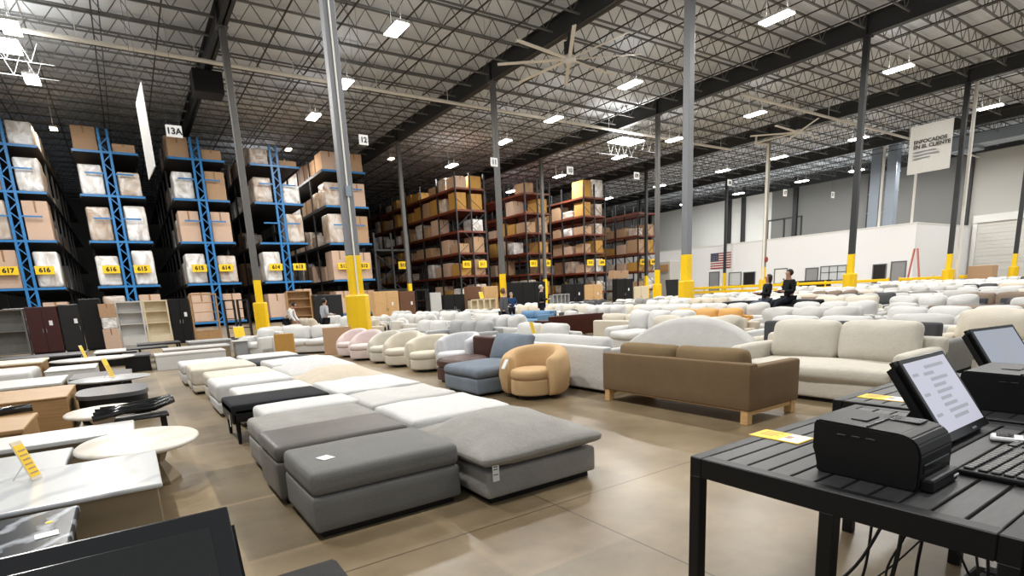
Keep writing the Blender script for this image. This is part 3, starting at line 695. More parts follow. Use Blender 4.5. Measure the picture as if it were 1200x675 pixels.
load('wrap', 31.3 * KR, RYF + 1.3, zr(8.5), (1.9, 2.2, 2.3), 'big white wrapped load standing highest on the brown rack by sign 10', None)
load('gold', 30.2 * KR, RYF + 1.3, zr(8.5), (1.4, 2.2, 2.1), 'golden carton beside the highest white wrapped load', None)

# ================================================================== FURNITURE BUILDERS
def legs4(t, x0, x1, y0, y1, h, w, mt, taper=.7):
    for x, y in ((x0, y0), (x1, y0), (x1, y1), (x0, y1)):
        bm = nb(); b2 = nb(); cyl(b2, (x, y, h), (x, y, 0), w * .6, w * .6 * taper, 4); merge(bm, b2); obj('leg', bm, mt, t)
def sofa(name, label, mt, L=2.2, D=.98, hs=.43, hb=.68, ha=.6, aw=.16, ns=2, nk=2, kh=.42, plinth=.05, leg=None, legh=.1, mtc=None, soft=.05, group=None, cat='sofa', puffy=1., arms=(1, 1), bt=.18, wob=.006, kt=.2, lean=.22):
    """front faces -y, back at +y, origin at floor centre"""
    t = thing(name, label, cat, group=group); mtc = mtc or mt
    z0 = legh if leg else plinth
    bm = nb(); rb(bm, (0, 0, (z0 + hs - .16) / 2), (L, D - .02, hs - .16 - z0), .03, seg=2); obj('base', bm, mt, t, True)
    bm = nb(); rb(bm, (0, D/2 - bt/2, (z0 + hb) / 2), (L, bt, hb - z0), soft, (0, 0, .01), seed=1); obj('back_frame', bm, mt, t, True)
    for sx, on in ((-1, arms[0]), (1, arms[1])):
        if on:
            bm = nb(); rb(bm, (sx * (L/2 - aw/2), -.005, (z0 + ha) / 2), (aw, D, ha - z0), soft, (.0, 0, .015), seed=2); obj('arm', bm, mt, t, True)
    xi = -L/2 + (aw if arms[0] else 0); xe = L/2 - (aw if arms[1] else 0); w = (xe - xi)
    for k in range(ns):
        cw = w / ns; cx = xi + cw * (k + .5)
        bm = nb(); rb(bm, (cx, -.02 - bt/2, hs - .085), (cw - .005, D - bt - .0, .19), .07, (0, .02 * puffy, .03 * puffy), wob=wob, seed=k + 5); obj('seat_cushion', bm, mtc, t, True)
    for k in range(nk):
        cw = w / nk; cx = xi + cw * (k + .5)
        T = Matrix.Translation((cx, D/2 - bt - kt * .55, hs + kh/2)) @ Matrix.Rotation(-lean, 4, 'X')
        bm = nb(); rb(bm, (0, 0, 0), (cw - .01, kt, kh), .09, (.015, .05 * puffy, .02 * puffy), wob=wob * 1.4, T=T, seed=k + 9, pinch=.25); obj('back_cushion', bm, mtc, t, True)
    if leg: legs4(t, -L/2 + .1, L/2 - .1, -D/2 + .08, D/2 - .08, legh, .06, leg)
    elif plinth > .02:
        bm = nb(); box(bm, -L/2 + .06, L/2 - .06, -D/2 + .06, D/2 - .06, 0, plinth + .01); obj('plinth', bm, M['black'], t)
    return t
def put(t, x, y, rz): t.location = (x, y, 0); t.rotation_euler = (0, 0, rz); return t
FL_, FR_, FN_, FF_ = R(-90), R(90), R(0), R(180)     # faces -X, +X, -Y, +Y

def ottoman(name, label, mt, sx, sy, h, loc, top=.16, puffy=.02, pillow=False, plinth=.05, group='ottomans in the middle rows', seed=0, top_mt=None, rz=0., wob=.0):
    t = thing(name, label, 'ottoman', loc, rz, group)
    bm = nb(); rb(bm, (0, 0, (plinth + h - top) / 2 ), (sx, sy, h - top - plinth), .025, seg=2, seed=seed); obj('base', bm, mt, t, True)
    if pillow:
        T = Matrix.Translation((0, 0, h - top/2 + .01)) @ Matrix.Rotation(R(90), 4, 'X')
        bm = nb(); rb(bm, (0, 0, 0), (sx + .1, top * 1.1, sy + .1), .05, (.0, .07 + puffy, .0), T=T, seed=seed, pinch=.72, wob=wob); obj('cushion', bm, top_mt or mt, t, True)
        bm = nb(); n = 40
        pts = []
        for k in range(n + 1):
            a = k / n * 4; s = int(a) % 4; u = (a - int(a)) * 2 - 1
            hx, hy = (sx + .07) / 2, (sy + .07) / 2
            p = [(u*hx, -hy), (hx, u*hy), (-u*hx, hy), (-hx, -u*hy)][s]
            pts.append((p[0], p[1], h - top/2 + .01))
        tube(bm, pts, .007, 6); obj('piping', bm, top_mt or mt, t, True)
    else:
        bm = nb(); rb(bm, (0, 0, h - top/2), (sx + .005, sy + .005, top), .05, (0, 0, puffy), seed=seed, wob=wob); obj('cushion', bm, top_mt or mt, t, True)
    bm = nb(); box(bm, -sx/2 + .05, sx/2 - .05, -sy/2 + .05, sy/2 - .05, 0, plinth + .01); obj('plinth', bm, M['black'], t)
    return t
def slip(parent, loc, w, d, rz=0., tilt=None, mt=None, lab=None):
    """paper tag lying on or hanging from its furniture"""
    bm = nb(); box(bm, -w/2, w/2, -d/2, d/2, 0, .002)
    o = obj('price_tag', bm, mt or M['paper'], parent); o.location = loc; o.rotation_euler = (tilt or 0, 0, rz)
    if lab: o['label'] = lab
    return o
def barrel(name, label, mt, loc, rz, Rr=.46, th=.17, hb=.74, ha=.58, hs=.42, z0=.06, span=235, channels=0, group='lounge chairs along the aisle', flare=0., rb_=None, seat_out=.02, cat='armchair'):
    t = thing(name, label, cat, loc, rz, group)
    # curved shell: open towards -y
    bm = nb(); n = 44; sec = 14
    a0 = R(90 - span/2); a1 = R(90 + span/2); rings = []
    for i in range(n + 1):
        f = i / n; a = a0 + (a1 - a0) * f; e = abs(f - .5) * 2
        top = hb - (hb - ha) * (e ** 2.2); zc, hh = (z0 + top) / 2, (top - z0) / 2
        thk = th * (1 if e < .93 else math.sqrt(max(.02, 1 - ((e - .93) / .07) ** 2)))
        ring = []
        for k in range(sec):
            b = 2 * math.pi * k / sec; cb, sb = math.cos(b), math.sin(b)
            r_ = thk/2 * math.copysign(abs(cb) ** .6, cb); z_ = hh * math.copysign(abs(sb) ** .35, sb)
            bulge = .05 * (1 - (z_ / hh) ** 2)
            rad = Rr - th/2 + r_ + bulge * (1 if cb > 0 else -.3) + flare * (z_ / hh)
            if channels: rad += .012 * abs(math.sin(channels * math.pi * f)) * (1 if cb > 0 else -1)
            ring.append(bm.verts.new((rad * math.cos(a), rad * math.sin(a), zc + z_)))
        rings.append(ring)
    for A, B in zip(rings, rings[1:]):
        for k in range(sec): bm.faces.new((A[k], A[(k+1)%sec], B[(k+1)%sec], B[k]))
    bm.faces.new(rings[0][::-1]); bm.faces.new(rings[-1]); obj('shell', bm, mt, t, True)
    ri = Rr - th + .01
    def disc(nm, zA, zB, rad, yo, r=.05):
        bm = nb(); pr = []
        for k in range(6): a = math.pi/2 * k / 5; pr.append((rad - r + r * math.sin(a), zA + r - r * math.cos(a)))
        for k in range(6): a = math.pi/2 * k / 5; pr.append((rad - r + r * math.cos(a), zB - r + r * math.sin(a)))
        pr.append((rad * .5, zB + .012)); pr = [(.01, zA)] + pr + [(.01, zB + .015)]
        lathe(bm, pr, 32, (0, yo), 1., 1.05); return obj(nm, bm, mt, t, True)
    disc('seat_base', z0, hs - .14, ri + .03, -.06, .03); disc('seat_cushion', hs - .15, hs, ri + .02, -.07 - seat_out, .06)
    if z0 > .1: legs4(t, -.26, .26, -.26, .26, z0 + .02, .045, M['wood_l'])
    else:
        bm = nb(); lathe(bm, [(.3, 0), (.3, z0 + .01)], 24); obj('swivel_base', bm, M['black'], t)
    return t

# ------------------------------------------------------------------ ottomans, near to far (two columns)
MX = 1.36
o = ottoman('storage_ottoman', 'grey velvet storage ottoman, nearest one, white slip of paper on its lid', M['f_bgrey'], 1.10, .80, .47, (1.36, 3.98, 0), .17, .012, wob=.002, seed=1)
slip(o, (-.36, -.1, .478), .09, .11, .3, lab='small white slip of paper')
o = ottoman('storage_ottoman', 'dark grey leather ottoman just behind the velvet one with paper slip', M['f_greyleather'], 1.12, .72, .48, (1.33, 4.80, 0), .13, .004, seed=2)
o = ottoman('storage_ottoman', 'pale grey fabric ottoman behind the dark grey leather one', M['f_grey2'], 1.12, .80, .46, (1.38, 5.62, 0), .18, .02, seed=3)
slip(o, (-.566, -.3, .20), .05, .12, 0, R(90), lab='white hang tag').rotation_euler = (R(90), 0, R(90))
ottoman('square_ottoman', 'white ottoman between the pale grey one and the black leather bench', M['f_white'], 1.05, .62, .46, (1.52, 6.42, 0), .2, .03, seed=4)
t = thing('leather_bench', 'black leather bench on tapered legs among the white ottomans', 'bench', (1.36, 7.28, 0), 0)
bm = nb(); rb(bm, (0, 0, .40), (1.12, .82, .13), .03, (0, 0, .008)); obj('seat', bm, M['f_black'], t, True)
bm = nb(); 
for sx in (-1, 1): rb(bm, (sx * .545, 0, .34), (.03, .8, .2), .012, seg=1)
rb(bm, (0, -.40, .33), (1.05, .02, .14), .008, seg=1); obj('apron', bm, M['black'], t, True)
for x in (-.5, .5):
    for y in (-.34, .34): bm = nb(); cyl(bm, (x, y, .36), (x * 1.02, y * 1.04, 0), .032, .018, 8); obj('leg', bm, M['black'], t)
slip(t, (-.566, -.2, .26), .05, .14, 0, R(90)).rotation_euler = (R(90), 0, R(90))
ottoman('square_ottoman', 'low white ottoman directly behind the black leather bench', M['f_white'], .98, .78, .45, (1.5, 8.25, 0), .18, .01, seed=5)
ottoman('pillow_ottoman', 'white ottoman with rounded cushion, second behind the black bench', M['f_white'], 1.08, 1.12, .47, (1.42, 9.42, 0), .26, .05, seed=6, wob=.006)
ottoman('pillow_ottoman', 'ivory ottoman with soft edge, third behind the black bench', M['f_warm'], 1.05, 1.0, .46, (1.45, 10.62, 0), .22, .04, pillow=False, seed=7, wob=.006)
o = ottoman('pillow_ottoman', 'puffy ivory ottoman at the aisle corner, fourth behind the black bench', M['f_warm'], 1.12, 1.3, .47, (1.36, 12.3, 0), .3, .04, seed=8, wob=.008)
bm = nb(); rb(bm, (-.57, -.35, .2), (.02, .03, .3), .008); obj('strap', bm, M['f_white'], o, True)
ottoman('pillow_ottoman', 'ivory ottoman at the far end of the aisle-side column', M['f_white'], 1.1, 1.2, .44, (1.3, 13.8, 0), .2, .03, seed=9)
o = ottoman('pillow_ottoman', 'large stone grey ottoman with knife-edged feather cushion and white hang tag', M['f_grey2'], 1.08, 1.16, .43, (2.54, 3.92, 0), .17, .065, True, seed=10, wob=.006)
o.children[0].active_material = M['f_bgrey'] if False else o.children[0].active_material
bm = nb(); box(bm, -.028, .028, -.003, .003, -.08, .08); p = obj('hang_tag', bm, M['paper'], o, loc=(-.47, -.592, .27), rz=0); p['label'] = 'white hang tag with print'
bm = nb(); 
for z in (.05, .03, .01, -.03): box(bm, -.02, .016, -.0045, -.003, z, z + .006)
obj('print', bm, M['ink'], p)
ottoman('pillow_ottoman', 'creased white ottoman right behind the big stone grey one', M['f_white'], 1.1, 1.02, .46, (2.54, 5.08, 0), .24, .03, seed=11, wob=.008)
ottoman('pillow_ottoman', 'pale ottoman second behind the big stone grey one', M['f_light'], 1.06, .92, .46, (2.54, 6.15, 0), .22, .03, seed=12, wob=.008)
ottoman('pillow_ottoman', 'tufted white ottoman beside the black leather bench', M['f_quilt'], 1.12, 1.25, .46, (2.56, 7.4, 0), .28, .02, seed=13, wob=.02)
ottoman('pillow_ottoman', 'beige pillow-edged ottoman behind the tufted white one', M['f_beige'], 1.15, 1.15, .45, (2.62, 8.8, 0), .2, .05, True, seed=14, wob=.01)
ottoman('pillow_ottoman', 'white puffed ottoman behind the beige pillow-edged one', M['f_white'], 1.15, 1.35, .5, (2.66, 10.2, 0), .26, .05, True, seed=15, wob=.012)
ottoman('pillow_ottoman', 'wide white ottoman facing the cardboard panel by the chairs', M['f_white'], 1.2, 1.3, .46, (2.7, 11.7, 0), .22, .04, seed=16, wob=.01)
ottoman('pillow_ottoman', 'charcoal slab ottoman lying between two white ones', M['f_char'], 1.25, .9, .42, (2.65, 12.95, 0), .14, .01, seed=17)
ottoman('pillow_ottoman', 'last white ottoman of the inner column, behind the charcoal slab', M['f_white'], 1.2, 1.1, .42, (2.6, 14.2, 0), .18, .02, seed=18)

# ------------------------------------------------------------------ lounge chairs row
c = barrel('barrel_chair', 'tan boucle barrel armchair with a white tag on its arm', M['f_boucle'], (4.98, 6.72, 0), R(-62), Rr=.5, th=.2, hb=.76, ha=.6, hs=.44, span=250)
bm = nb(); rb(bm, (0, 0, 0), (.07, .02, .16), .006); p = obj('hang_tag', bm, M['paper'], c); p.location = (-.27, -.44, .54); p.rotation_euler = (R(-35), 0, R(-20))
def chaise(name, label, mt, loc, W=1.05, D=1.35, pillow=True, mtb=None, hb=.62):
    t = thing(name, label, 'armchair', loc, FL_, 'lounge chairs along the aisle')
    bm = nb(); rb(bm, (0, 0, .16), (W, D, .24), .03, seg=2); obj('base', bm, mt, t, True)
    T = Matrix.Translation((0, -.08, .36)) @ Matrix.Rotation(R(90), 4, 'X')
    bm = nb(); rb(bm, (0, 0, 0), (W + .03, .2, D - .12), .08, (.0, .04, .0), T=T, pinch=.3, wob=.006); obj('seat_cushion', bm, mt, t, True)
    bm = nb(); rb(bm, (0, D/2 - .1, hb/2 + .02), (W, .2, hb), .05); obj('back_frame', bm, mtb or mt, t, True)
    if pillow:
        T = Matrix.Translation((0.0, D/2 - .36, .64)) @ Matrix.Rotation(-.42, 4, 'X')
        bm = nb(); rb(bm, (0, 0, 0), (W - .02, .22, .52), .07, (0, .06, .0), T=T, pinch=.6, wob=.008); obj('pillow', bm, mt, t, True)
    bm = nb(); box(bm, -W/2 + .06, W/2 - .06, -D/2 + .06, D/2 - .06, 0, .05); obj('plinth', bm, M['black'], t)
    return t
chaise('chaise_chair', 'blue-grey armless chaise with big pillow behind the tan boucle armchair', M['f_blue'], (4.98, 7.82, 0), 1.1, 1.4)
chaise('chaise_chair', 'dark brown leather armless chair beside the blue-grey chaise', M['f_dkbrown'], (5.1, 8.85, 0), .86, 1.0, False, hb=.78)
c = barrel('tub_chair', 'channelled pale grey tub chair on wooden legs', M['f_sgrey'], (5.35, 9.78, 0), R(-72), Rr=.45, th=.13, hb=.84, ha=.7, hs=.48, z0=.17, channels=26, span=230)
barrel('barrel_chair', 'ivory boucle barrel chair next to the channelled grey tub chair', M['f_ivory'], (5.3, 11.0, 0), R(-66), Rr=.52, th=.19, hb=.76, ha=.6, span=245)
barrel('barrel_chair', 'cream swivel chair with low curved back, third pale chair along the aisle', M['f_warm'], (5.28, 12.35, 0), R(-60), Rr=.48, th=.14, hb=.8, ha=.5, span=230)
barrel('barrel_chair', 'ivory swivel chair standing between the cream one and the blush pair', M['f_cream'], (5.3, 13.5, 0), R(-55), Rr=.46, th=.14, hb=.78, ha=.5, span=220)
barrel('barrel_chair', 'blush pink curved chair nearer to the ivory swivel chairs', M['f_pink'], (5.2, 14.7, 0), R(-55), Rr=.5, th=.16, hb=.78, ha=.45, span=200)
barrel('barrel_chair', 'blush pink curved chair beside the cardboard sheet and wide yellow guard', M['f_pink'], (5.25, 15.95, 0), R(-55), Rr=.5, th=.16, hb=.78, ha=.45, span=200)
t = thing('cardboard_sheet', 'upright cardboard sheet leaning beside the blush chairs', 'cardboard', (5.2, 17.1, 0), R(-12))
bm = nb(); bbox(bm, -.42, .42, -.06, .06, .0, .82, .01, 1); obj('sheet', bm, M['card'], t)
t = thing('cardboard_sheet', 'brown cardboard leaning on a white sofa under the grey column', 'cardboard', (3.75, 17.6, 0), R(-25))
bm = nb(); bbox(bm, -.28, .28, -.05, .05, .0, .72, .01, 1); obj('sheet', bm, M['card3'], t)

# ------------------------------------------------------------------ hero sofas
t = thing('leather_sofa', 'brown linen sofa seen from behind on an oak rail base', 'sofa', (5.9, 4.56, 0), FR_)
bm = nb(); rb(bm, (0, .41, .42), (2.28, .14, .52), .02, seg=2); obj('back_panel', bm, M['f_brown'], t, True)
for sx in (-1, 1):
    bm = nb(); rb(bm, (sx * 1.075, -.03, .40), (.14, .98, .50), .03, seg=2); obj('arm', bm, M['f_brown'], t, True)
bm = nb(); rb(bm, (0, -.05, .24), (2.0, .86, .16), .02, seg=2); obj('base', bm, M['f_brown'], t, True)
for sx in (-1, 1):
    bm = nb(); rb(bm, (sx * .5, -.08, .42), (1.0, .78, .18), .06, (0, .01, .03)); obj('seat_cushion', bm, M['f_brown'], t, True)
    T = Matrix.Translation((sx * .485, .24, .60)) @ Matrix.Rotation(-.12, 4, 'X')
    bm = nb(); rb(bm, (0, 0, 0), (.98, .22, .44), .09, (.02, .04, .0), T=T, pinch=.3, wob=.008, seed=3 + sx); obj('back_cushion', bm, M['f_brownc'], t, True)
bm = nb(); 
box(bm, -1.0, 1.0, -.40, .36, .12, .17)
for x in (-1.07, 1.07): box(bm, x - .03, x + .03, -.46, .42, .1, .17)
obj('base_rail', bm, M['wood_l'], t)
for x in (-1.07, 1.07):
    for y in (-.46, .42): bm = nb(); bbox(bm, x - .045, x + .045, y - .045, y + .045, 0, .17, .004, 1); obj('leg', bm, M['wood_l'], t)
t['category'] = 'sofa'; t.name = 'brown_sofa'
s = sofa('cream_sofa', 'cream sofa with deep bench seat and two loose pillows behind the checkout tables', M['f_cream'], L=2.3, D=1.12, hs=.45, hb=.78, ha=.66, aw=.2, ns=1, nk=2, kh=.52, soft=.07, puffy=1.4, kt=.22)
put(s, 7.68, 3.70, FL_)
s = sofa('white_sofa', 'white sofa turned away beside the brown one, one long back pillow showing', M['f_white'], L=2.3, D=1.0, hb=.70, ha=.66, aw=.12, ns=2, nk=1, kh=.4, soft=.03, kt=.22)
put(s, 6.22, 7.14, FR_)
# sofa with arched back
def arch_sofa(label, mt, loc, rz, L=2.6, D=1.05, hm=1.0, he=.58):
    t = thing('arched_sofa', label, 'sofa', loc, rz)
    bm = nb(); n = 24; ring = []
    for i in range(n + 1):
        u = -1 + 2 * i / n; x = u * L/2; top = he + (hm - he) * (1 - abs(u) ** 2.4); y = D/2 - .12 - .18 * u * u
        r_ = []
        for k in range(12):
            b = 2 * math.pi * k / 12; zc, hh = (.06 + top) / 2, (top - .06) / 2
            r_.append(bm.verts.new((x, y + .12 * math.copysign(abs(math.cos(b)) ** .6, math.cos(b)) + .05 * math.sin(b) , zc + hh * math.copysign(abs(math.sin(b)) ** .4, math.sin(b)))))
        ring.append(r_)
    for A, B in zip(ring, ring[1:]):
        for k in range(12): bm.faces.new((A[k], A[(k+1)%12], B[(k+1)%12], B[k]))
    bm.faces.new(ring[0][::-1]); bm.faces.new(ring[-1]); obj('back', bm, mt, t, True)
    bm = nb(); rb(bm, (0, -.08, .2), (L * .94, D * .8, .3), .08); obj('base', bm, mt, t, True)
    bm = nb(); rb(bm, (0, -.1, .4), (L * .92, D * .78, .16), .07, (0, 0, .03)); obj('seat_cushion', bm, mt, t, True)
    bm = nb(); box(bm, -L*.42, L*.42, -.35, .25, 0, .06); obj('plinth', bm, M['black'], t)
    return t
arch_sofa('pale grey sofa with a high arched back rising behind the brown sofa', M['f_light'], (7.72, 6.22, 0), FL_, 2.6)
s = sofa('grey_sofa', 'two-tone grey sofa back to back with the cream one', M['f_char'], L=2.35, D=1.35, hb=.93, ha=.66, aw=.14, ns=2, nk=2, kh=.4, soft=.04, mtc=M['f_light'])
put(s, 9.02, 3.9, FR_)
for ch in s.children:
    if ch.name.startswith('arm'): ch.active_material = M['f_grey']; ch.data.materials[0] = M['f_grey']  # lighter grey on the arms stands in for light falling on them
s = sofa('plush_sofa', 'plush creased ivory sofa behind the grey one, beside the second screen', M['f_warm'], L=2.5, D=1.1, hs=.5, hb=.7, ha=.6, aw=.2, ns=2, nk=2, kh=.46, soft=.09, puffy=2., wob=.014, kt=.26)
put(s, 10.45, 2.2, FL_)

# ------------------------------------------------------------------ the sea of sofas
PR = {}
PR['two'] = sofa('fabric_sofa', '', M['f_white'], L=2.2, D=1.0, hb=.68, ha=.6, ns=2, nk=2, wob=.01, puffy=1.3)
PR['three'] = sofa('fabric_sofa', '', M['f_white'], L=2.5, D=1.02, hb=.7, ha=.62, ns=3, nk=3, wob=.01, puffy=1.4, kh=.45)
PR['low'] = sofa('fabric_sofa', '', M['f_white'], L=2.3, D=1.05, hb=.6, ha=.55, ns=1, nk=2, kh=.5, wob=.014, puffy=1.8, leg=M['wood_w'], kt=.24)
PR['panel'] = sofa('fabric_sofa', '', M['f_white'], L=2.3, D=.95, hb=.78, ha=.64, ns=2, nk=2, kh=.34, soft=.03, leg=M['wood_l'], legh=.13)
PR['plush'] = sofa('plush_sofa', '', M['f_white'], L=2.4, D=1.1, hs=.48, hb=.66, ha=.6, aw=.24, ns=2, nk=3, kh=.48, soft=.11, puffy=2., wob=.016, kt=.26)
PR['chair'] = sofa('lounge_chair', '', M['f_white'], L=1.0, D=.95, hb=.74, ha=.6, ns=1, nk=1, kh=.4, wob=.01, cat='armchair')
PN = {'two': 'two-cushion sofa', 'three': 'three-cushion sofa', 'low': 'slouchy low sofa', 'panel': 'square-backed sofa', 'plush': 'plush pillow-back sofa', 'chair': 'lounge chair'}
USED = {}
def place(kind, x, y, rz, mt, label, group='rows of sofas'):
    rm = {M['f_white']: mt} if mt is not M['f_white'] else None
    if kind not in USED:
        USED[kind] = 1; o = PR[kind]; src = None
        # the first one keeps the shared mesh; its colour sits on the object
        for ch in o.children:
            if rm and ch.type == 'MESH' and ch.data.materials and ch.data.materials[0] == M['f_white']:
                ch.material_slots[0].link = 'OBJECT'; ch.material_slots[0].material = mt
    else:
        o = copy_tree(PR[kind])
        for ch in o.children:
            if ch.type == 'MESH' and ch.data.materials and ch.data.materials[0] == M['f_white']:
                ch.material_slots[0].link = 'OBJECT'; ch.material_slots[0].material = mt
    o.location = (x, y, 0); o.rotation_euler = (0, 0, rz); tag(o, label, 'armchair' if kind == 'chair' else 'sofa', group)
    return o
taken = []           # (x0, x1, y0, y1)
def free(x0, x1, y0, y1):
    return not any(a < x1 and x0 < b and c < y1 and y0 < d for a, b, c, d in taken)
def hero(kind, x, y, rz, mt, label, ln=2.3, group=None):
    hx, hy = (.6, ln / 2 + .05) if rz in (FL_, FR_) else (ln / 2 + .05, .6)
    taken.append((x - hx, x + hx, y - hy, y + hy))
    o = place(kind, x, y, rz, M[mt], label, group)
    if group is None and 'group' in o: del o['group']
    return o
for x, y in ((GX[1], RY[1]), (GX[2], RY[1]), (GX[3], RY[1])): taken.append((x - .5, x + .5, y - .5, y + .5))
taken += [(7.0, 8.3, 2.2, 7.6), (8.25, 9.8, 2.6, 5.2), (9.7, 11.1, .8, 3.6), (5.7, 6.75, 3.3, 8.4), (4.2, 5.8, 5.8, 17.6), (30.4, 32, 24.8, 26.4)]
hero('three', 7.55, 13.4, FL_, 'f_grey3', 'mid grey three-cushion sofa behind the brown leather chair', 2.6)
hero('two', 7.6, 10.2, FL_, 'f_white', 'white two-cushion sofa with a yellow tag between its pillows', 2.3)
slip(bpy.data.objects['fabric_sofa'] if False else None, (7.5, 10.15, .62), .1, .24, 0, R(80), M['tag_y'], None) if False else None
hero('panel', 12.25, 14.45, FF_, 'f_dkbrown', 'dark brown leather sofa seen from behind in the white rows', 3.0)
taken += [(9.9, 13.4, 12.3, 15.1), (8.45, 9.6, 9.6, 11.8), (11.1, 12.3, 15.1, 17.2), (12.7, 14.0, 16.6, 19.0)]
hero('panel', 14.5, 19.6, FL_, 'f_blue2', 'denim blue sofa in front of the three people', 2.3)
hero('three', 13.1, 9.8, FL_, 'f_orange', 'camel leather sofa with plump cushions near the yellow guard', 2.8)
hero('three', 13.4, 7.0, FL_, 'f_light', 'pale grey three-cushion sofa in front of the pair on the black chaise', 2.6)
hero('two', 10.5, 5.4, FL_, 'f_white', 'white sofa directly behind the arched and cream sofas', 2.3)
hero('three', 13.1, 4.2, FL_, 'f_white', 'long white sofa behind the plush ivory one, before the taupe sofa', 2.6)
hero('panel', 15.6, 4.3, FL_, 'f_taupe', 'taupe velvet sofa in front of the charcoal ones', 2.4)
hero('panel', 15.6, 1.7, FL_, 'f_taupe', 'taupe velvet sofa at the row end beside the screens', 2.4)
hero('panel', 19.6, 6.6, FL_, 'f_char', 'charcoal sofa just behind the taupe one', 2.3)
hero('panel', 19.6, 4.0, FL_, 'f_char', 'dark grey sofa next to the charcoal one, towards the dock doors', 2.3)
s = sofa('black_sofa', 'black high-backed sofa on whose back two people perch', M['f_black'], L=2.7, D=1.0, hb=.97, ha=.97, aw=.3, ns=2, nk=2, kh=.4, soft=.05, bt=.3)
put(s, 15.95, 9.5, FL_); taken.append((15.3, 16.6, 8.0, 11.0))
hero('two', 4.75, 18.6, R(-35), 'f_white', 'white sofa angled to the aisle behind the cardboard sheet', 1.9)
hero('two', 4.2, 20.6, R(-150), 'f_white', 'white sofa turned sideways under the grey column', 2.0)
hero('chair', 3.4, 19.2, R(-60), 'f_white', 'white lounge chair by the small side table near the column', 1.1)
taken += [(3.0, 5.9, 16.5, 22)]
PERS = [(5.2, 24.0), (6.2, 21.7), (10.2, 15.3), (15.1, 22.0), (15.9, 20.7), (15.75, 9.1), (15.6, 9.8)]
for x, y in PERS: taken.append((x - .45, x + .45, y - .5, y + .5))
F2 = Vector((Fv.x, Fv.y)); 
def seen(x, y, z=.7):
    p = Vector((x, y, z - 1.55)); d = p.dot(Fv)
    if d < 1: return False
    px = 600 + 646.55 * p.dot(Rv) / d; py = 475.96 - 646.55 * p.dot(Uv) / d
    return -60 < px < 1290 and py < 560
rnd = random.Random(5)
WH = ['f_white'] * 6 + ['f_cream', 'f_warm', 'f_light', 'f_light', 'f_white', 'f_beige']
CN = {'f_white': 'white', 'f_cream': 'cream', 'f_warm': 'ivory', 'f_light': 'light grey', 'f_beige': 'beige', 'f_char': 'charcoal', 'f_grey': 'mid grey', 'f_taupe': 'taupe', 'f_black': 'black'}
count = 0
def row(xc, rz, y0, y1, rowname, gap=.12):
    global count
    y = y0 + rnd.uniform(0, .3); k = 0
    while y < y1:
        kind = rnd.choice(['two', 'three', 'low', 'panel', 'plush', 'two', 'three', 'plush', 'chair'])
        ln = {'two': 2.2, 'three': 2.5, 'low': 2.3, 'panel': 2.3, 'plush': 2.4, 'chair': 1.0}[kind]
        if y + ln > y1 + .5: break
        x0, x1 = xc - .55, xc + .55
        if not (seen(xc, y) or seen(xc, y + ln)): y += ln; k += 1; continue
        if free(x0, x1, y - .02, y + ln):
            mt = rnd.choice(WH)
            if xc > 14 and rnd.random() < .1: mt = rnd.choice(['f_char', 'f_taupe', 'f_grey'])
            side = '' 
            place(kind, xc, y + ln / 2, rz, M[mt], '%s %s, %s from the near end, %s' % (CN[mt], PN[kind], ORD[min(k, 19)], rowname)); count += 1
            y += ln + gap + (rnd.uniform(.0, .3)); k += 1
        else: y += .25
def yn(x): return max(1.0, .09 * x + .2)
row(7.65, FL_, 7.65, 28, 'row behind the arched sofa')
row(9.0, FR_, 5.2, 28, 'row behind the grey sofa')
row(6.25, FR_, 10.4, 27, 'row behind the lounge chairs')
k = 0; x = 10.5
rn = 0
while x < 62:
    rn += 1
    ye = 27.5
    row(x, FL_, yn(x), ye, '%s double row, aisle side' % ORD[min(rn, 19)], .1 if x < 30 else .5)
    if x < 34: row(x + 1.15, FR_, yn(x), ye, '%s double row, far side' % ORD[min(rn, 19)], .1 if x < 22 else .6)
    x += 2.9 if x < 22 else (3.4 if x < 34 else 4.2)
for kk, o in PR.items():
    if kk not in USED:
        for ch in list(o.children): bpy.data.objects.remove(ch)
        bpy.data.objects.remove(o)
print('filler sofas', count)
t = thing('price_card', 'yellow price card tucked between the pillows of a white sofa', 'card', (7.62, 10.2, .50), R(80))
bm = nb(); bbox(bm, -.09, .09, -.004, .004, .14, .42, .002, 1, T=Matrix.Rotation(R(-14), 4, 'X')); obj('card', bm, M['tag_y'], t)

# ================================================================== TABLES BY THE AISLE
def slab(name, label, x0, x1, y0, y1, h, th, mt_top, mt_base=None, inset=.04, loc=None, group=None, cat='coffee table', gap=0., basekind='box', z0=.0):
    cx, cy = (x0 + x1) / 2, (y0 + y1) / 2; hx, hy = (x1 - x0) / 2, (y1 - y0) / 2
    t = thing(name, label, cat, (cx, cy, 0), 0, group)
    bm = nb(); bbox(bm, -hx, hx, -hy, hy, h - th, h, .012); obj('tabletop', bm, mt_top, t, True if False else False)
    bm = nb()
    if basekind == 'box': bbox(bm, -hx + inset, hx - inset, -hy + inset, hy - inset, z0, h - th, .008); obj('base', bm, mt_base or mt_top, t)
    elif basekind == 'panels':
        bm.free()
        for s in (-1, 1):
            bm = nb(); bbox(bm, s * (hx - .06) - .05, s * (hx - .06) + .05, -hy + .02, hy - .02, 0, h - th, .008); obj('side_panel', bm, mt_base or mt_top, t)
    else:
        bm.free()
        for sx in (-1, 1):
            for sy in (-1, 1): bm = nb(); bbox(bm, sx * (hx - .06) - .03, sx * (hx - .06) + .03, sy * (hy - .06) - .03, sy * (hy - .06) + .03, 0, h - th, .004, 1); obj('leg', bm, mt_base or mt_top, t)
    return t
t = slab('marble_table', 'black veined marble coffee table with a white slip and round yellow sticker', -1.75, -.42, 3.38, 4.16, .42, .05, M['marb'], M['black'])
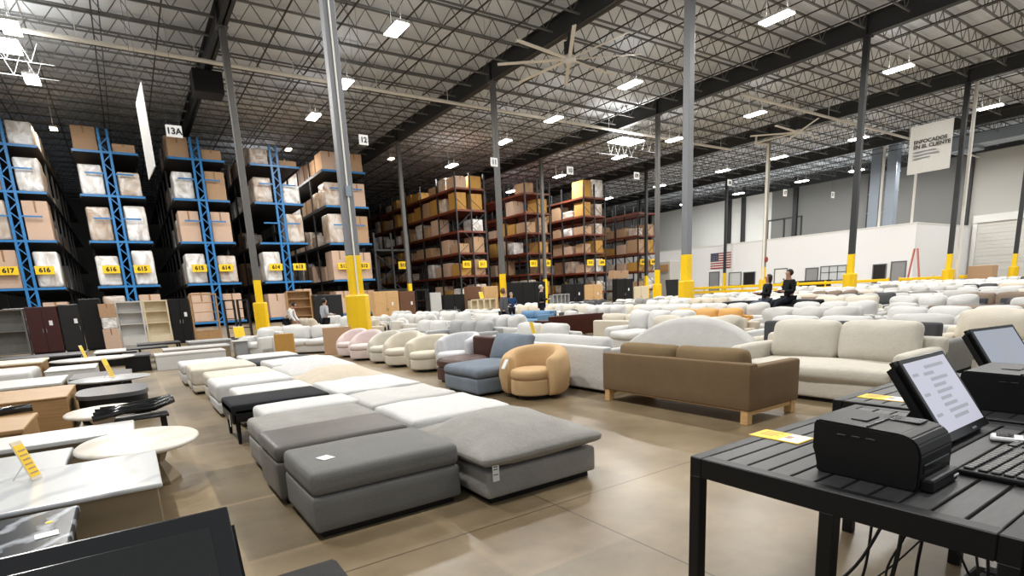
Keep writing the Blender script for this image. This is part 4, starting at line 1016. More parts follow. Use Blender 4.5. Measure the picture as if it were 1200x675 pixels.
slip(t, (.555, -.09, .422), .10, .085, .15, lab='white paper slip')
bm = nb(); lathe(bm, [(.017, 0), (.017, .003)], 16); p = obj('round_sticker', bm, M['tag_y'], t, loc=(.545, .13, .421))
slab('marble_table', 'white marble-topped coffee table with beige block base', -1.6, .02, 4.26, 5.34, .43, .035, M['marw'], M['greige'], .03)
slab('stone_table', 'low pale grey table beneath the tilted yellow card', -1.9, -.60, 5.62, 6.42, .36, .07, M['stoneg'], M['blackm'])
t = thing('pedestal_table', 'oval cream stone table on a tapered wood pedestal at the aisle', 'coffee table', (-.09, 5.93, 0), 0)
bm = nb(); lathe(bm, [(.44, .375), (.475, .39), (.475, .415), (.455, .43), (.02, .432)], 48, (0, 0), 1., 1.2); obj('tabletop', bm, M['stonec'], t, True)
bm = nb(); lathe(bm, [(.20, 0), (.20, .03), (.09, .2), (.16, .375)], 6, (.08, 0)); obj('pedestal', bm, M['greige'], t)
slab('long_table', 'long white low table behind the oval stone table', -2.3, -.12, 6.6, 7.28, .40, .05, M['white_l'], M['greige'], .05)
slab('wood_table', 'tan wooden box table with square top, closer to the frame edge', -2.2, -1.08, 7.55, 8.75, .42, .05, M['tanbox'], M['tanbox'], .02)
t = thing('pedestal_table', 'small round cream table behind the black plastic bundle', 'coffee table', (-.4, 8.25, 0), 0)
bm = nb(); lathe(bm, [(.36, .36), (.41, .375), (.41, .40), (.39, .415), (.02, .417)], 40, (0, 0), 1., 1.15); obj('tabletop', bm, M['stonec'], t, True)
bm = nb(); lathe(bm, [(.2, 0), (.12, .2), (.2, .36)], 24); obj('pedestal', bm, M['stonec'], t, True)
# black plastic bundle
bm = nb(); 
T = Matrix.Translation((.0, 0, .07)) @ Matrix.Rotation(R(90), 4, 'Y')
rr = random.Random(4)
for k in range(7):
    a = rr.uniform(-.25, .25); 
    tube(bm, [(-.38 + .02 * k, -.08 + .035 * k, .05 + .03 * (k % 3)), (-.1, -.07 + .03 * k + a * .2, .09 + .02 * (k % 2)), (.2, -.04 + .03 * k, .07 + .03 * (k % 3)), (.42, .05 + .05 * k * .5, .12 + .02 * (k % 2))], .035, 7)
o = obj('plastic_bundle', bm, M['bagplastic'], None, True, loc=(-.12, 7.5, .40), rz=R(8)); tag(o, 'crumpled bundle of glossy black plastic on the low tables', 'bag')
slab('leg_table', 'small dark table holding the black plastic bundle', -.3, .22, 7.36, 7.66, .40, .03, M['blackm'], M['black'], basekind='legs')
o = thing('plastic_bundle', 'long roll of black plastic resting on the tan box table', 'bag', (-1.75, 8.75, .42), R(4))
bm = nb(); tube(bm, [(-.5, 0, .05), (-.1, .03, .06), (.3, 0, .05), (.62, .02, .06)], .05, 8); obj('roll', bm, M['bagplastic'], o, True)
slab('block_table', 'tall tan wooden block table with a broad plain side', -2.6, -.86, 9.7, 11.3, .47, .03, M['tanbox'], M['tanbox'], .01)
t = thing('rounded_table', 'dark grey table with rounded ends on a black block', 'coffee table', (-.36, 10.35, 0), 0)
def stadium(hx, hy, n=16, e=3.2): return [(hx * math.copysign(abs(math.cos(a)) ** (2 / e), math.cos(a)), hy * math.copysign(abs(math.sin(a)) ** (2 / e), math.sin(a))) for a in [2 * math.pi * k / (n * 4) for k in range(n * 4)]]
bm = nb(); prism(bm, stadium(.45, .62), .36, .42); obj('tabletop', bm, M['dgrey'], t)
bm = nb(); prism(bm, stadium(.43, .6), 0, .36); obj('base', bm, M['black'], t)
t = thing('pedestal_table', 'flat grey oval table with a yellow tag standing on it', 'coffee table', (-.42, 12.1, 0), 0)
bm = nb(); lathe(bm, [(.5, .40), (.58, .425), (.56, .44), (.02, .442)], 40, (0, 0), 1.05, .95); obj('tabletop', bm, M['stoneg'], t, True)
bm = nb(); lathe(bm, [(.25, 0), (.1, .2), (.2, .40)], 20); obj('pedestal', bm, M['blackm'], t, True)
slab('white_table', 'white slab table beside the tall tan block table', -2.3, -1.14, 12.4, 13.9, .42, .05, M['white_l'], M['greige'])
slab('dark_table', 'flat charcoal table between the white slab and grey oval tables', -1.1, -.1, 13.2, 14.4, .38, .04, M['dgrey'], M['black'])
slab('dark_table', 'black low table at the frame edge behind the block table', -3.4, -2.35, 12.2, 13.6, .42, .05, M['blackm'], M['black'])
t = thing('waterfall_table', 'white waterfall table with rounded corners', 'coffee table', (-2.5, 15.8, 0), 0)
bm = nb(); rb(bm, (0, 0, .24), (1.35, 1.5, .48), .09); obj('body', bm, M['white_l'], t, True)
slab('block_table', 'white block table with taupe end near the oval table', -1.65, -.75, 15.2, 16.5, .42, .03, M['white_l'], M['white_l'], .01)
t = thing('pedestal_table', 'wide white oval table with thin edge, farther down the tables', 'coffee table', (-.9, 18.0, 0), 0)
bm = nb(); lathe(bm, [(.7, .40), (.8, .43), (.78, .45), (.02, .452)], 40, (0, 0), 1.15, .9); obj('tabletop', bm, M['white_l'], t, True)
bm = nb(); lathe(bm, [(.3, 0), (.3, .40)], 20); obj('pedestal', bm, M['wood_w'], t, True)
slab('wood_table', 'oak-edged long table behind the waterfall table', -3.6, -1.9, 17.6, 19.2, .5, .05, M['cream_wood'], M['tanbox'])
slab('dark_table', 'grey long table in front of the red and black cabinets', -3.2, -1.2, 20.6, 22.0, .45, .05, M['dgrey'], M['black'])
slab('dark_table', 'thin dark table beside the one before the red cabinet', -1.0, .1, 20.4, 21.9, .45, .05, M['white_l'], M['black'])
slab('white_bench', 'long white bench table across the aisle end', .42, 2.12, 17.4, 18.3, .42, .05, M['white_l'], M['white_l'], .01)
slab('white_bench', 'second long white table behind the aisle-end bench', .7, 2.5, 19.2, 20.2, .44, .05, M['white_l'], M['greige'], .02)
slab('dark_table', 'black low table to the side of the white bench table', -.3, .36, 17.8, 19.0, .44, .05, M['dgrey'], M['black'])
slab('dark_table', 'black leggy table behind the small black table', -.2, .9, 20.4, 21.6, .48, .05, M['blackm'], M['black'], basekind='legs')
slab('dark_table', 'black table standing before the cream bookcase', .1, 1.4, 22.6, 24, .48, .06, M['blackm'], M['black'], basekind='legs')
slab('white_table', 'pale stone table near the wooden hutch', 1.6, 3.0, 22.4, 23.6, .45, .06, M['stoneg'], M['stoneg'])
slab('side_table', 'small white side table with a glass shelf by the white lounge chair', 2.55, 3.0, 18.9, 19.5, .55, .04, M['white_l'], M['doorgrey'], .05)
def easel(label, loc, rz, h=.3, w=.075, mt=None, writing=True):
    t = thing('tag_stand', label, 'sign', loc, rz)
    T = Matrix.Rotation(R(-18), 4, 'X')
    bm = nb(); bbox(bm, -w/2, w/2, -.004, .004, .01, h, .002, 1, T=T); c = obj('card', bm, M['cream_wood'], t)
    bm = nb(); box(bm, -w/2 + .006, w/2 - .006, -.006, -.004, .03, h - .03, T=T); obj('yellow_print', bm, M['tag_y'], c)
    if writing:
        bm = nb()
        for k in range(6): box(bm, -w/2 + .015 + .004 * (k % 2), w/2 - .015, -.0075, -.006, .05 + k * .034, .05 + k * .034 + .012, T=T)
        obj('dark_print', bm, M['wood_t'], c)
    bm = nb(); cyl(bm, (0, .03, h * .55), (0, .16, 0), .004, n=6); obj('prop_wire', bm, M['chrome'], t)
    return t
easel('tall yellow and tan tag tilted on a wire prop on the marble table', (-.70, 5.0, .43), R(62), .3, .10)
easel('yellow tag standing on the grey oval table', (-.38, 12.0, .442), R(55), .38, .12)
easel('pale tag standing on the far white oval table', (-1.05, 18.0, .452), R(50), .36, .1)
easel('yellow price sign on the dark table beside the wooden hutch', (3.15, 21.6, .5), 0, .42, .34, writing=False)
slab('dark_table', 'black cube table holding the yellow price sign', 2.9, 3.5, 21.3, 21.9, .5, .05, M['blackm'], M['black'])
easel('yellow sign on the cream sideboard before the brown racks', (18.75, 30.6, 1.35), 0, .45, .3, writing=False)

# ================================================================== CABINETS BEFORE THE RACKS
def cabinet(name, label, x0, x1, h, mt, y=31.0, d=.5, doors=2, z0=.06, knob=True, tagc=False, cat='cabinet', group='cabinets before the racks'):
    w = x1 - x0; t = thing(name, label, cat, ((x0 + x1) / 2, y + d / 2, 0), 0, group)
    bm = nb(); bbox(bm, -w/2, w/2, -d/2, d/2, z0, h, .01, 1); obj('body', bm, mt, t)
    bm = nb(); box(bm, -w/2 + .03, w/2 - .03, -d/2 + .03, d/2, 0, z0); obj('plinth', bm, M['black'], t)
    for k in range(doors):
        dw = w / doors; cx = -w/2 + dw * (k + .5)
        bm = nb(); bbox(bm, cx - dw/2 + .012, cx + dw/2 - .012, -d/2 - .022, -d/2, z0 + .02, h - .03, .006, 1); p = obj('door', bm, mt, t)
        if knob:
            bm = nb(); sx = 1 if k % 2 == 0 else -1; bbox(bm, cx + sx * (dw/2 - .06) - .01, cx + sx * (dw/2 - .06) + .01, -d/2 - .045, -d/2 - .022, h * .45, h * .45 + .18, .004, 1); obj('handle', bm, M['chrome'], p)
    if tagc:
        bm = nb(); box(bm, w * .18, w * .18 + .12, -d/2 - .05, -d/2 - .046, h * .6, h * .6 + .2); obj('paper_tag', bm, M['paper'], t)
    return t
def bookcase(name, label, x0, x1, h, mt, y=31.0, d=.42, shelves=3, drawers=0, glass=False, back=True, cat='bookcase', split=0):
    w = x1 - x0; t = thing(name, label, cat, ((x0 + x1) / 2, y + d / 2, 0), 0, 'cabinets before the racks')
    zb = .5 if drawers else .06
    for sx in (-1, 1): bm = nb(); box(bm, sx * (w/2 - .03) - .03, sx * (w/2 - .03) + .03, -d/2, d/2, 0, h); obj('side_panel', bm, mt, t)
    bm = nb(); box(bm, -w/2, w/2, -d/2 - .01, d/2, h - .06, h); obj('top_panel', bm, mt, t)
    if back: bm = nb(); box(bm, -w/2 + .05, w/2 - .05, d/2 - .02, d/2, .1, h - .05); obj('back_panel', bm, mt, t)
    for k in range(shelves):
        z = zb + (h - zb) * k / shelves; bm = nb(); box(bm, -w/2 + .05, w/2 - .05, -d/2 + .01, d/2 - .02, z, z + .035); obj('shelf', bm, mt, t)
    if drawers:
        for k in range(drawers):
            dw = (w - .12) / drawers; cx = -w/2 + .06 + dw * (k + .5)
            bm = nb(); bbox(bm, cx - dw/2 + .01, cx + dw/2 - .01, -d/2 - .01, -d/2 + .02, .08, zb - .02, .006, 1); obj('drawer', bm, mt, t)
        bm = nb(); box(bm, -w/2 + .05, w/2 - .05, -d/2 + .02, d/2 - .02, .05, zb - .01); obj('drawer_case', bm, mt, t)
    if split: bm = nb(); box(bm, -.02, .02, -d/2, d/2 - .02, zb, h - .05); obj('divider', bm, mt, t)
    if glass: bm = nb(); box(bm, -w/2 + .06, w/2 - .06, -d/2 - .005, -d/2, zb, h - .07); obj('glass_door', bm, M['glass'], t)
    return t
bookcase('grey_shelving', 'grey oak open shelving at the frame edge beside the red cabinet', -4.9, -3.6, 1.95, M['wood_g'], shelves=2)
cabinet('red_cabinet', 'dark red lacquer cabinet with white tags', -3.55, -2.48, 2.0, M['wood_r'], tagc=True)
cabinet('black_cabinet', 'black cabinet touching the dark red one', -2.45, -1.74, 2.05, M['blackm'], doors=1, tagc=True)
cabinet('black_cabinet', 'taller black cabinet at the aisle mouth, next to the stacked boxes', -1.70, -.92, 2.26, M['black'], doors=1)
bookcase('glass_cabinet', 'white glass-fronted cabinet with arched doors, by the cream bookcase', -.42, .60, 2.08, M['white_l'], shelves=3, drawers=1)
bookcase('open_bookcase', 'cream oak bookcase with two lower drawers', .64, 1.62, 2.08, M['cream_wood'], shelves=3, drawers=1)
cabinet('black_cabinet', 'matt black wardrobe between the cream bookcase and wooden hutch', 1.66, 2.5, 2.1, M['black'], doors=2, tagc=True)
bookcase('wooden_hutch', 'tan oak hutch with glass shelves and two lower doors', 2.54, 3.72, 2.3, M['wood_t'], shelves=4, drawers=2, back=False, split=0)
bookcase('black_etagere', 'black open etagere beside the oak hutch', 4.0, 4.5, 1.95, M['black'], shelves=4, back=False)
bookcase('black_etagere', 'second black etagere, under the grey column side', 4.62, 5.15, 1.95, M['black'], shelves=4, back=False)
bookcase('wood_shelving', 'tan oak open shelving between the two shoppers', 7.0, 8.25, 2.27, M['wood_t'], shelves=4, drawers=1, back=True)
cabinet('dark_cabinet', 'dark cabinets partly hidden by the wide yellow guard', 8.35, 9.9, 2.0, M['blackm'], doors=2)
cabinet('oak_cabinet', 'light oak two-door cabinet right of the wide yellow guard', 11.75, 13.25, 2.06, M['wood_l'], tagc=True)
cabinet('walnut_cabinet', 'dark walnut cabinet with a white tag next to the oak one', 13.3, 14.3, 2.02, M['wood_w'], doors=1, tagc=True)
bookcase('black_etagere', 'black open shelf unit beside the walnut cabinet', 14.35, 15.25, 2.1, M['blackm'], shelves=3, back=False)
cabinet('white_cabinet', 'narrow white cabinet beside the black shelf unit', 15.3, 16.05, 1.86, M['white_l'], doors=1, knob=False)
cabinet('black_cabinet', 'low black cabinet behind the white sofas', 16.2, 17.7, 1.7, M['black'])
t = bookcase('cream_sideboard', 'cream sideboard with four small openings and a yellow sign', 17.8, 19.7, 1.33, M['cream_wood'], y=30.4, shelves=2, cat='sideboard'); 
for k in (-1, 0, 1): bm = nb(); box(bm, k * .46 - .05, k * .46 + .05, -.215, -.15, .7, 1.3); obj('divider', bm, M['cream_wood'], t)
cabinet('walnut_cabinet', 'brown cabinet behind the cream sideboard', 18.2, 19.2, 2.15, M['wood_w'], y=31.4, doors=1)
cabinet('oak_cabinet', 'golden oak cabinet by the yellow column foot', 19.4, 20.5, 2.12, M['wood_l'], y=31.4, doors=1)
cabinet('black_cabinet', 'wide black panel cabinet behind the grey-haired man', 21.3, 24.2, 2.3, M['black'], doors=3, knob=False)
t = bookcase('grey_sideboard', 'grey console with square openings right of the people', 24.35, 25.85, 1.38, M['stoneg'], y=30.4, shelves=2, cat='sideboard')
for k in (-1, 0, 1): bm = nb(); box(bm, k * .36 - .04, k * .36 + .04, -.215, -.15, .7, 1.3); obj('divider', bm, M['stoneg'], t)
cabinet('black_cabinet', 'black two-door cabinet with a white tag left of the tan oak pair', 26.0, 27.75, 2.05, M['black'], tagc=True)
cabinet('oak_cabinet', 'tan oak two-door cabinet beside the tagged black one', 27.8, 29.6, 1.94, M['wood_l'], tagc=True)
cabinet('black_cabinet', 'black cabinet at the end before the last brown rack', 31.1, 32.85, 2.27, M['black'], tagc=True)
cabinet('oak_cabinet', 'small oak cabinet next to the last black cabinet', 32.95, 34.6, 1.65, M['cream_wood'])
# things on and around them
load('card2', -.72, 30.9, 0, (.6, .6, .9), 'tan box at the foot of the stack beside the white glass cabinet', None)
load('wrap', -.72, 30.9, .9, (.55, .6, .5), 'white wrapped pack on the box stack by the glass cabinet', None)
load('card', -.72, 30.9, 1.4, (.6, .6, .6), 'brown box on top of the stack by the glass cabinet', None)
load('card', 32.0, 31.7, 2.32, (1.6, .6, .6), 'carton lying on the end black cabinet', None)
t = thing('chalk_sign', 'tilted black display board standing in the white rows behind the yellow guard', 'sign', (31.2, 25.6, 0), R(-10))
bm = nb(); bbox(bm, -.55, .55, -.03, .03, .1, 2.0, .01, 1, T=Matrix.Rotation(R(-8), 4, 'X')); obj('board', bm, M['black'], t)
bm = nb(); bar(bm, (-.5, .05, 0), (-.5, .0, .3), .05); bar(bm, (.5, .05, 0), (.5, 0, .3), .05); obj('foot', bm, M['black'], t)

# ================================================================== OFFICE SIDE
t = thing('wall_flag', 'striped flag with a dark blue canton on the white office wall', 'flag', (OX - .08, 57.1, 5.2))
bm = nb()
for k in range(0, 13, 2): box(bm, -.01, .0, -1.9, 1.9, -1.25 + k * .1923, -1.25 + (k + 1) * .1923)
obj('red_stripe', bm, M['flag_r'], t)
bm = nb()
for k in range(1, 13, 2): box(bm, -.01, .0, -1.9, 1.9, -1.25 + k * .1923, -1.25 + (k + 1) * .1923)
obj('white_stripe', bm, M['flag_w'], t)
bm = nb(); box(bm, -.03, -.01, .4, 1.9, -1.25 + 6 * .1923, 1.25); c = obj('canton', bm, M['flag_b'], t)
bm = nb()
for i in range(6):
    for j in range(5): box(bm, -.045, -.03, .55 + i * .24, .61 + i * .24, .05 + j * .23, .11 + j * .23)
obj('star', bm, M['flag_w'], c)
def rail(label, x, y0, y1):
    t = thing('guard_rail', label, 'barrier', (x, (y0 + y1) / 2, 0), 0, 'yellow guard rails')
    h = (y1 - y0) / 2
    for z in (.5, 1.05): bm = nb(); bbox(bm, -.06, .06, -h, h, z - .15, z + .15, .03, 1); obj('rail', bm, M['yellow'], t)
    n = max(2, int(h * 2 / 2.5))
    for k in range(n + 1): bm = nb(); yy = -h + 2 * h * k / n; box(bm, -.0, .12, yy - .07, yy + .07, 0, 1.3); obj('post', bm, M['yguard'], t)
    return t
rail('long yellow guard rail in front of the office windows', 65, 37, 54); rail('yellow guard rail before the dark office doorway', 65, 26, 35.5); rail('yellow guard rail stretching past the office corner', 66, 19.5, 25.4)
t = thing('office_desk', 'black reception desk behind the yellow rail by the framed window', 'desk', (74, 39.3, 0)); 
bm = nb(); bbox(bm, -.5, .5, -3, 3, 0, 1.3, .03); obj('body', bm, M['black'], t)
bm = nb(); bbox(bm, -.55, .6, -3.1, 3.1, 1.3, 1.36, .01); obj('desktop', bm, M['blackm'], t)
t = thing('striped_stand', 'red and white striped folded barrier at the office corner', 'barrier', (76, 27.8, 0))
for s in (-1, 1):
    bm = nb(); bar(bm, (0, s * .7, 0), (0, s * .15, 4.4), .35, .1); obj('board', bm, M['redcone'], t)
t = thing('wood_crate', 'tan crate standing before the dock door', 'crate', (66, 18.6, 0)); bm = nb(); bbox(bm, -.8, .8, -.9, .9, 0, 2.0, .03, 1); obj('panel_body', bm, M['card'], t)
t = thing('tan_kiosk', 'tall pale tan partition block with a wooden sign beside the office', 'partition', (72, 60.2, 0)); bm = nb(); bbox(bm, -1.2, 1.2, -1.2, 1.2, 0, 5.4, .05, 1); obj('body', bm, M['light_wall'], t)
bm = nb(); box(bm, -1.3, -1.22, -.9, .9, 3.9, 4.9); obj('sign_board', bm, M['wood_t'], t)

# ================================================================== CHECKOUT TABLES
HT = .80
def slat_table(label, x0, x1, y0, y1, mid=None):
    t = thing('slat_table', label, 'table', (x0, y0, 0)); w, d = x1 - x0, y1 - y0
    bm = nb()
    for a in ((0, w, 0, .06), (0, w, d - .06, d), (0, .06, .06, d - .06), (w - .06, w, .06, d - .06)): bbox(bm, a[0], a[1], a[2], a[3], HT - .09, HT, .004, 1)
    obj('frame', bm, M['tblack'], t)
    n = int((d - .12) / .092); p = (d - .12) / n
    for k in range(n):
        bm = nb(); bbox(bm, .055, w - .055, .06 + k * p + .005, .06 + (k + 1) * p - .005, HT - .022, HT - .001, .003, 1); obj('slat', bm, M['slat'], t)
    L4 = [(0, 0), (0, d - .055), (w - .055, 0), (w - .055, d - .055)]
    if mid: L4 += [(0, mid - .0275 - y0), (w - .055, mid + .0 - y0)]
    for a, b_ in L4: bm = nb(); bbox(bm, a, a + .055, b_, b_ + .055, 0, HT - .085, .004, 1); obj('leg', bm, M['tblack'], t)
    return t
slat_table('black slatted checkout table nearest the brown sofa, carrying the printer', 1.98, 3.52, .39, 1.53, .93)
slat_table('black slatted table joined on under the keyboard', 1.98, 3.52, -.9, .385)
slat_table('farther black slatted table holding the second screen', 3.58, 5.1, .1, 1.69)
slat_table('black slatted table under the dark unlit screen', -1.1, .42, -.1, 1.12)
def printer(label, loc, rz=0., W=.30, D=.32, H=.21):
    """front faces -y; W along x, D along y"""
    t = thing('receipt_printer', label, 'printer', loc, rz, None)
    # side profile extruded across x
    pts = [(-D/2, .02), (-D/2, H * .66), (-D/2 + .012, H * .84), (-D/2 + .035, H * .95), (-D/2 + .07, H), (D/2 - .015, H + .01), (D/2, H - .005), (D/2, H * .42), (D/2 - .02, H * .34), (D/2 - .02, .0), (-D/2 + .01, 0)]
    b2 = nb(); A = [b2.verts.new((-W/2, y, z)) for y, z in pts]; B = [b2.verts.new((W/2, y, z)) for y, z in pts]; n = len(pts)
    b2.faces.new(A); b2.faces.new(B[::-1])
    for i in range(n): b2.faces.new((A[i], B[i], B[(i+1)%n], A[(i+1)%n]))
    bmesh.ops.bevel(b2, geom=b2.edges[:], offset=.006, segments=2, affect='EDGES'); bm = nb(); merge(bm, b2); obj('housing', bm, M['plastic'], t)
    bm = nb(); bbox(bm, -W/2 + .03, W/2 - .03, -D/2 - .004, -D/2 + .01, H * .3, H * .48, .003, 1); obj('paper_exit', bm, M['plasticg'], t)
    bm = nb(); bbox(bm, -W/2 + .02, W/2 - .02, -D/2 - .035, -D/2 + .02, .0, H * .25, .01, 2); obj('lower_lip', bm, M['plastic'], t)
    bm = nb(); bbox(bm, -.05, .05, D * .08, D * .24, H + .0035, H + .011, .002, 1); obj('slot', bm, M['black'], t)
    bm = nb(); bbox(bm, W/2 - .1, W/2 - .02, -D * .3, D * .02, H + .001, H + .008, .002, 1); obj('button_panel', bm, M['plasticg'], t)
    bm = nb(); bbox(bm, -W/2 + .01, W/2 - .01, -D * .02, D * .0, H - .002, H + .010, .002, 1); obj('lid_seam', bm, M['plasticg'], t)
    bm = nb()
    for k in range(3): bbox(bm, -W/2 - .003, -W/2 + .002, -D * .1 + k * .05, -D * .1 + k * .05 + .03, H * .8, H * .8 + .006, .001, 1)
    obj('side_vent', bm, M['keycap'], t)
    bm = nb(); bbox(bm, W/2 - .07, W/2 - .03, -D/2 - .038, -D/2 - .034, .02, .028, .001, 1); obj('status_light', bm, M['paper'], t)
    return t
printer('chunky black receipt printer at the near edge of the slatted table', (2.31, .905, HT), 0, .28, .37, .20)
printer('black receipt printer at the frame edge beside the second screen', (4.0, .86, HT), 0, .45, .5, .2)
printer('black printer lid showing beside the dark unlit screen', (.155, 1.0, HT), 0, .27, .32, .2)
def pos(label, loc, scr, tilt=1.0, W=.52, H=.40, on=True):
    """bottom-left corner of the screen at loc; faces -y"""
    t = thing('checkout_screen', label, 'monitor', loc)
    T = Matrix.Rotation(tilt - math.pi / 2 + math.pi / 2, 4, 'X')      # local y of the panel climbs at the tilt angle
    def P(x0, x1, y0, y1, z0, z1, bev=.006): b = nb(); bbox(b, x0, x1, y0, y1, z0, z1, bev, 2, T=T); return b
    b = nb(); b2 = nb(); box(b2, 0, W, 0, H, -.07, 0)
    bmesh.ops.bevel(b2, geom=b2.edges[:], offset=.026, segments=4, affect='EDGES'); bmesh.ops.transform(b2, matrix=T, verts=b2.verts); merge(b, b2); obj('housing', b, M['plastic'], t)
    obj('bezel', P(.006, W - .006, .006, H - .006, -.004, .003, .002), M['plasticg'], t)
    s = obj('screen', P(.03, W - .03, .045, H - .028, .002, .0045, .001), scr, t)
    if on:
        b = nb(); rr = random.Random(2)
        for k in range(9):
            y = H - .075 - k * .032; x0 = .16 + rr.uniform(0, .05); b_ = nb(); box(b_, x0, x0 + rr.uniform(.1, .22), y, y + .016, .0046, .0052, T=T); merge(b, b_)
        for k in range(3): b_ = nb(); box(b_, .05, .11, H - .1 - k * .1, H - .085 - k * .1, .0046, .0052, T=T); merge(b, b_)
        obj('screen_text', b, M['scr_t'], s)
        b = P(W/2 + .05, W/2 + .1, .016, .026, .003, .004, .0005); obj('badge', b, M['duct'], t)
    # stand: neck behind the panel and foot on the table
    b = nb(); c0 = T @ Vector((W/2, H * .45, -.05)); zf = HT - loc[2]
    bar(b, (c0.x, c0.y + .02, c0.z), (W/2, c0.y + .1, zf + .02), .12, .05); obj('neck', b, M['plastic'], t)
    b = nb(); bbox(b, W/2 - .14, W/2 + .14, c0.y - .13, c0.y + .16, zf, zf + .025, .01); obj('foot', b, M['plastic'], t)
    return t
M['scr'] = emis('screen_glow', (214, 214, 230), .78); M['scr_t'] = emis('screen_text_grey', (176, 180, 188), .75); M['scr2'] = emis('screen_glow_dim', (178, 186, 200), .7)
MON1 = pos('lit checkout screen tilted on the slatted table between printer and keyboard', (2.82, .843, .82), M['scr'], 1.0, .52, .42)
pos('second lit checkout screen on the farther slatted table', (4.5, 1.1, .825), M['scr2'], 1.0, .52, .42).rotation_euler = (0, 0, -.187)
pos('dark unlit checkout screen in the near corner by the marble tables', (-.625, .565, .955), M['offscreen'], 1.0, .70, .41, on=False)
# keyboard
t = thing('keyboard', 'black keyboard on the slatted table in front of the lit screen', 'keyboard', (2.48, .44, HT), R(-2))
bm = nb(); bbox(bm, 0, .62, 0, .27, 0, .022, .008); obj('tray', bm, M['plastic'], t)
kbm = nb(); 
for r_ in range(6):
    x = .02; 
    while x < .58:
        w = .028 if not (r_ == 0 and .15 < x < .3) else .16
        if not (.42 < x < .445): bbox(kbm, x, x + w - .005, .035 + r_ * .037 + (.008 if r_ == 5 else 0), .035 + r_ * .037 + .03 + (.008 if r_ == 5 else 0), .02, .031, .003, 1)
        x += w
kb = obj('keys', kbm, M['keycap'], t); kb['kind'] = 'stuff'
def card(label, loc, rz, w=.2, d=.12):
    t = thing('flyer', label, 'card', loc, rz)
    bm = nb(); box(bm, -w/2, w/2, -d/2, d/2, 0, .003); obj('sheet', bm, M['tag_y'], t)
    bm = nb(); box(bm, w * .08, w/2 - .008, -d/2 + .008, d/2 - .008, .003, .004); obj('white_panel', bm, M['paper'], t)
    bm = nb(); box(bm, w * .1, w * .22, -.02, .025, .004, .005); 
    for k in range(4): box(bm, -w * .4, -w * .05 - .02 * (k % 2), d * .28 - k * .022, d * .28 - k * .022 + .006, .003, .004)
    obj('print', bm, M['wood_t'], t)
card('yellow and white flyer on the slatted table behind the printer', (2.545, 1.43, HT), R(-90), .25, .15)
card('yellow and white flyer on the farther slatted table', (3.81, 1.49, HT), R(-90), .26, .14)
t = thing('card_reader', 'small white card reader between keyboard and lit screen', 'card reader', (3.16, .69, HT), R(-75))
bm = nb(); bbox(bm, -.1, .1, -.045, .045, 0, .022, .01); obj('body', bm, M['lamp_body'], t)
bm = nb(); bbox(bm, -.08, -.02, -.03, .03, .022, .025, .002, 1); obj('display', bm, M['offscreen'], t)
bm = nb(); 
for i in range(3):
    for j in range(3): bbox(bm, .01 + i * .025, .028 + i * .025, -.03 + j * .022, -.015 + j * .022, .022, .026, .002, 1)
obj('keypad', bm, M['stoneg'], t)
# cables under the table
def cable(label, pts, r=.006):
    out = []; pts = [Vector(p) for p in pts]
    for i in range(len(pts) - 1):
        p0, p1, p2, p3 = pts[max(i-1, 0)], pts[i], pts[i+1], pts[min(i+2, len(pts)-1)]
        for k in range(8):
            s = k / 8; out.append(.5 * ((2*p1) + (p2-p0)*s + (2*p0-5*p1+4*p2-p3)*s*s + (3*p1-p0-3*p2+p3)*s**3))
    out.append(pts[-1]); bm = nb(); tube(bm, out, r, 7)
    tag(obj('cable', bm, M['cable'], None, True), label, 'cable', 'cables under the checkout table')
ct = HT - .02
cable('black cable hanging straight under the printer', [(2.55, 1.02, ct), (2.54, 1.0, .5), (2.56, 1.03, .2), (2.52, 1.1, .01)])
cable('black cable slanting across the others below the printer', [(2.62, .9, ct), (2.55, .96, .5), (2.42, 1.05, .25), (2.25, 1.3, .01)], .007)
cable('thick black cable in the bundle below the printer edge', [(2.62, .93, ct), (2.64, .92, .45), (2.6, .93, .2), (2.62, .95, .01)], .009)
cable('twin black cable wound around the thick one', [(2.58, .95, ct), (2.66, .90, .5), (2.6, .95, .25), (2.64, .9, .01)], .005)
cable('single black cable between bundle and far table leg', [(2.72, .88, ct), (2.74, .87, .5), (2.76, .89, .2), (2.72, .84, .01)], .007)
cable('looping cable reaching the power strip', [(2.8, .76, ct), (2.7, .79, .6), (2.68, .74, .45), (2.74, .7, .305)], .005)
cable('cable drooping beside the loop above the power strip', [(2.85, .72, ct), (2.72, .68, .6), (2.78, .71, .5), (2.72, .66, .305)], .005)
cable('short curved cable above the side of the power strip', [(2.72, .60, ct), (2.72, .64, .62), (2.76, .66, .5), (2.76, .64, .305)], .006)
cable('thin cable sweeping low from the loop to the floor', [(2.76, .78, .6), (2.68, .86, .42), (2.6, 1.0, .2), (2.5, 1.2, .01)], .004)
t = thing('power_strip', 'dark power box under the checkout table where the cables end', 'power strip', (2.76, .64, 0))
bm = nb(); bbox(bm, -.12, .12, -.08, .08, 0, .30, .02); obj('body', bm, M['plastic'], t)
bm = nb(); 
for k in range(3): bbox(bm, -.1 + k * .08, -.05 + k * .08, -.03, .03, .30, .31, .004, 1)
obj('socket', bm, M['doorgrey'], t)

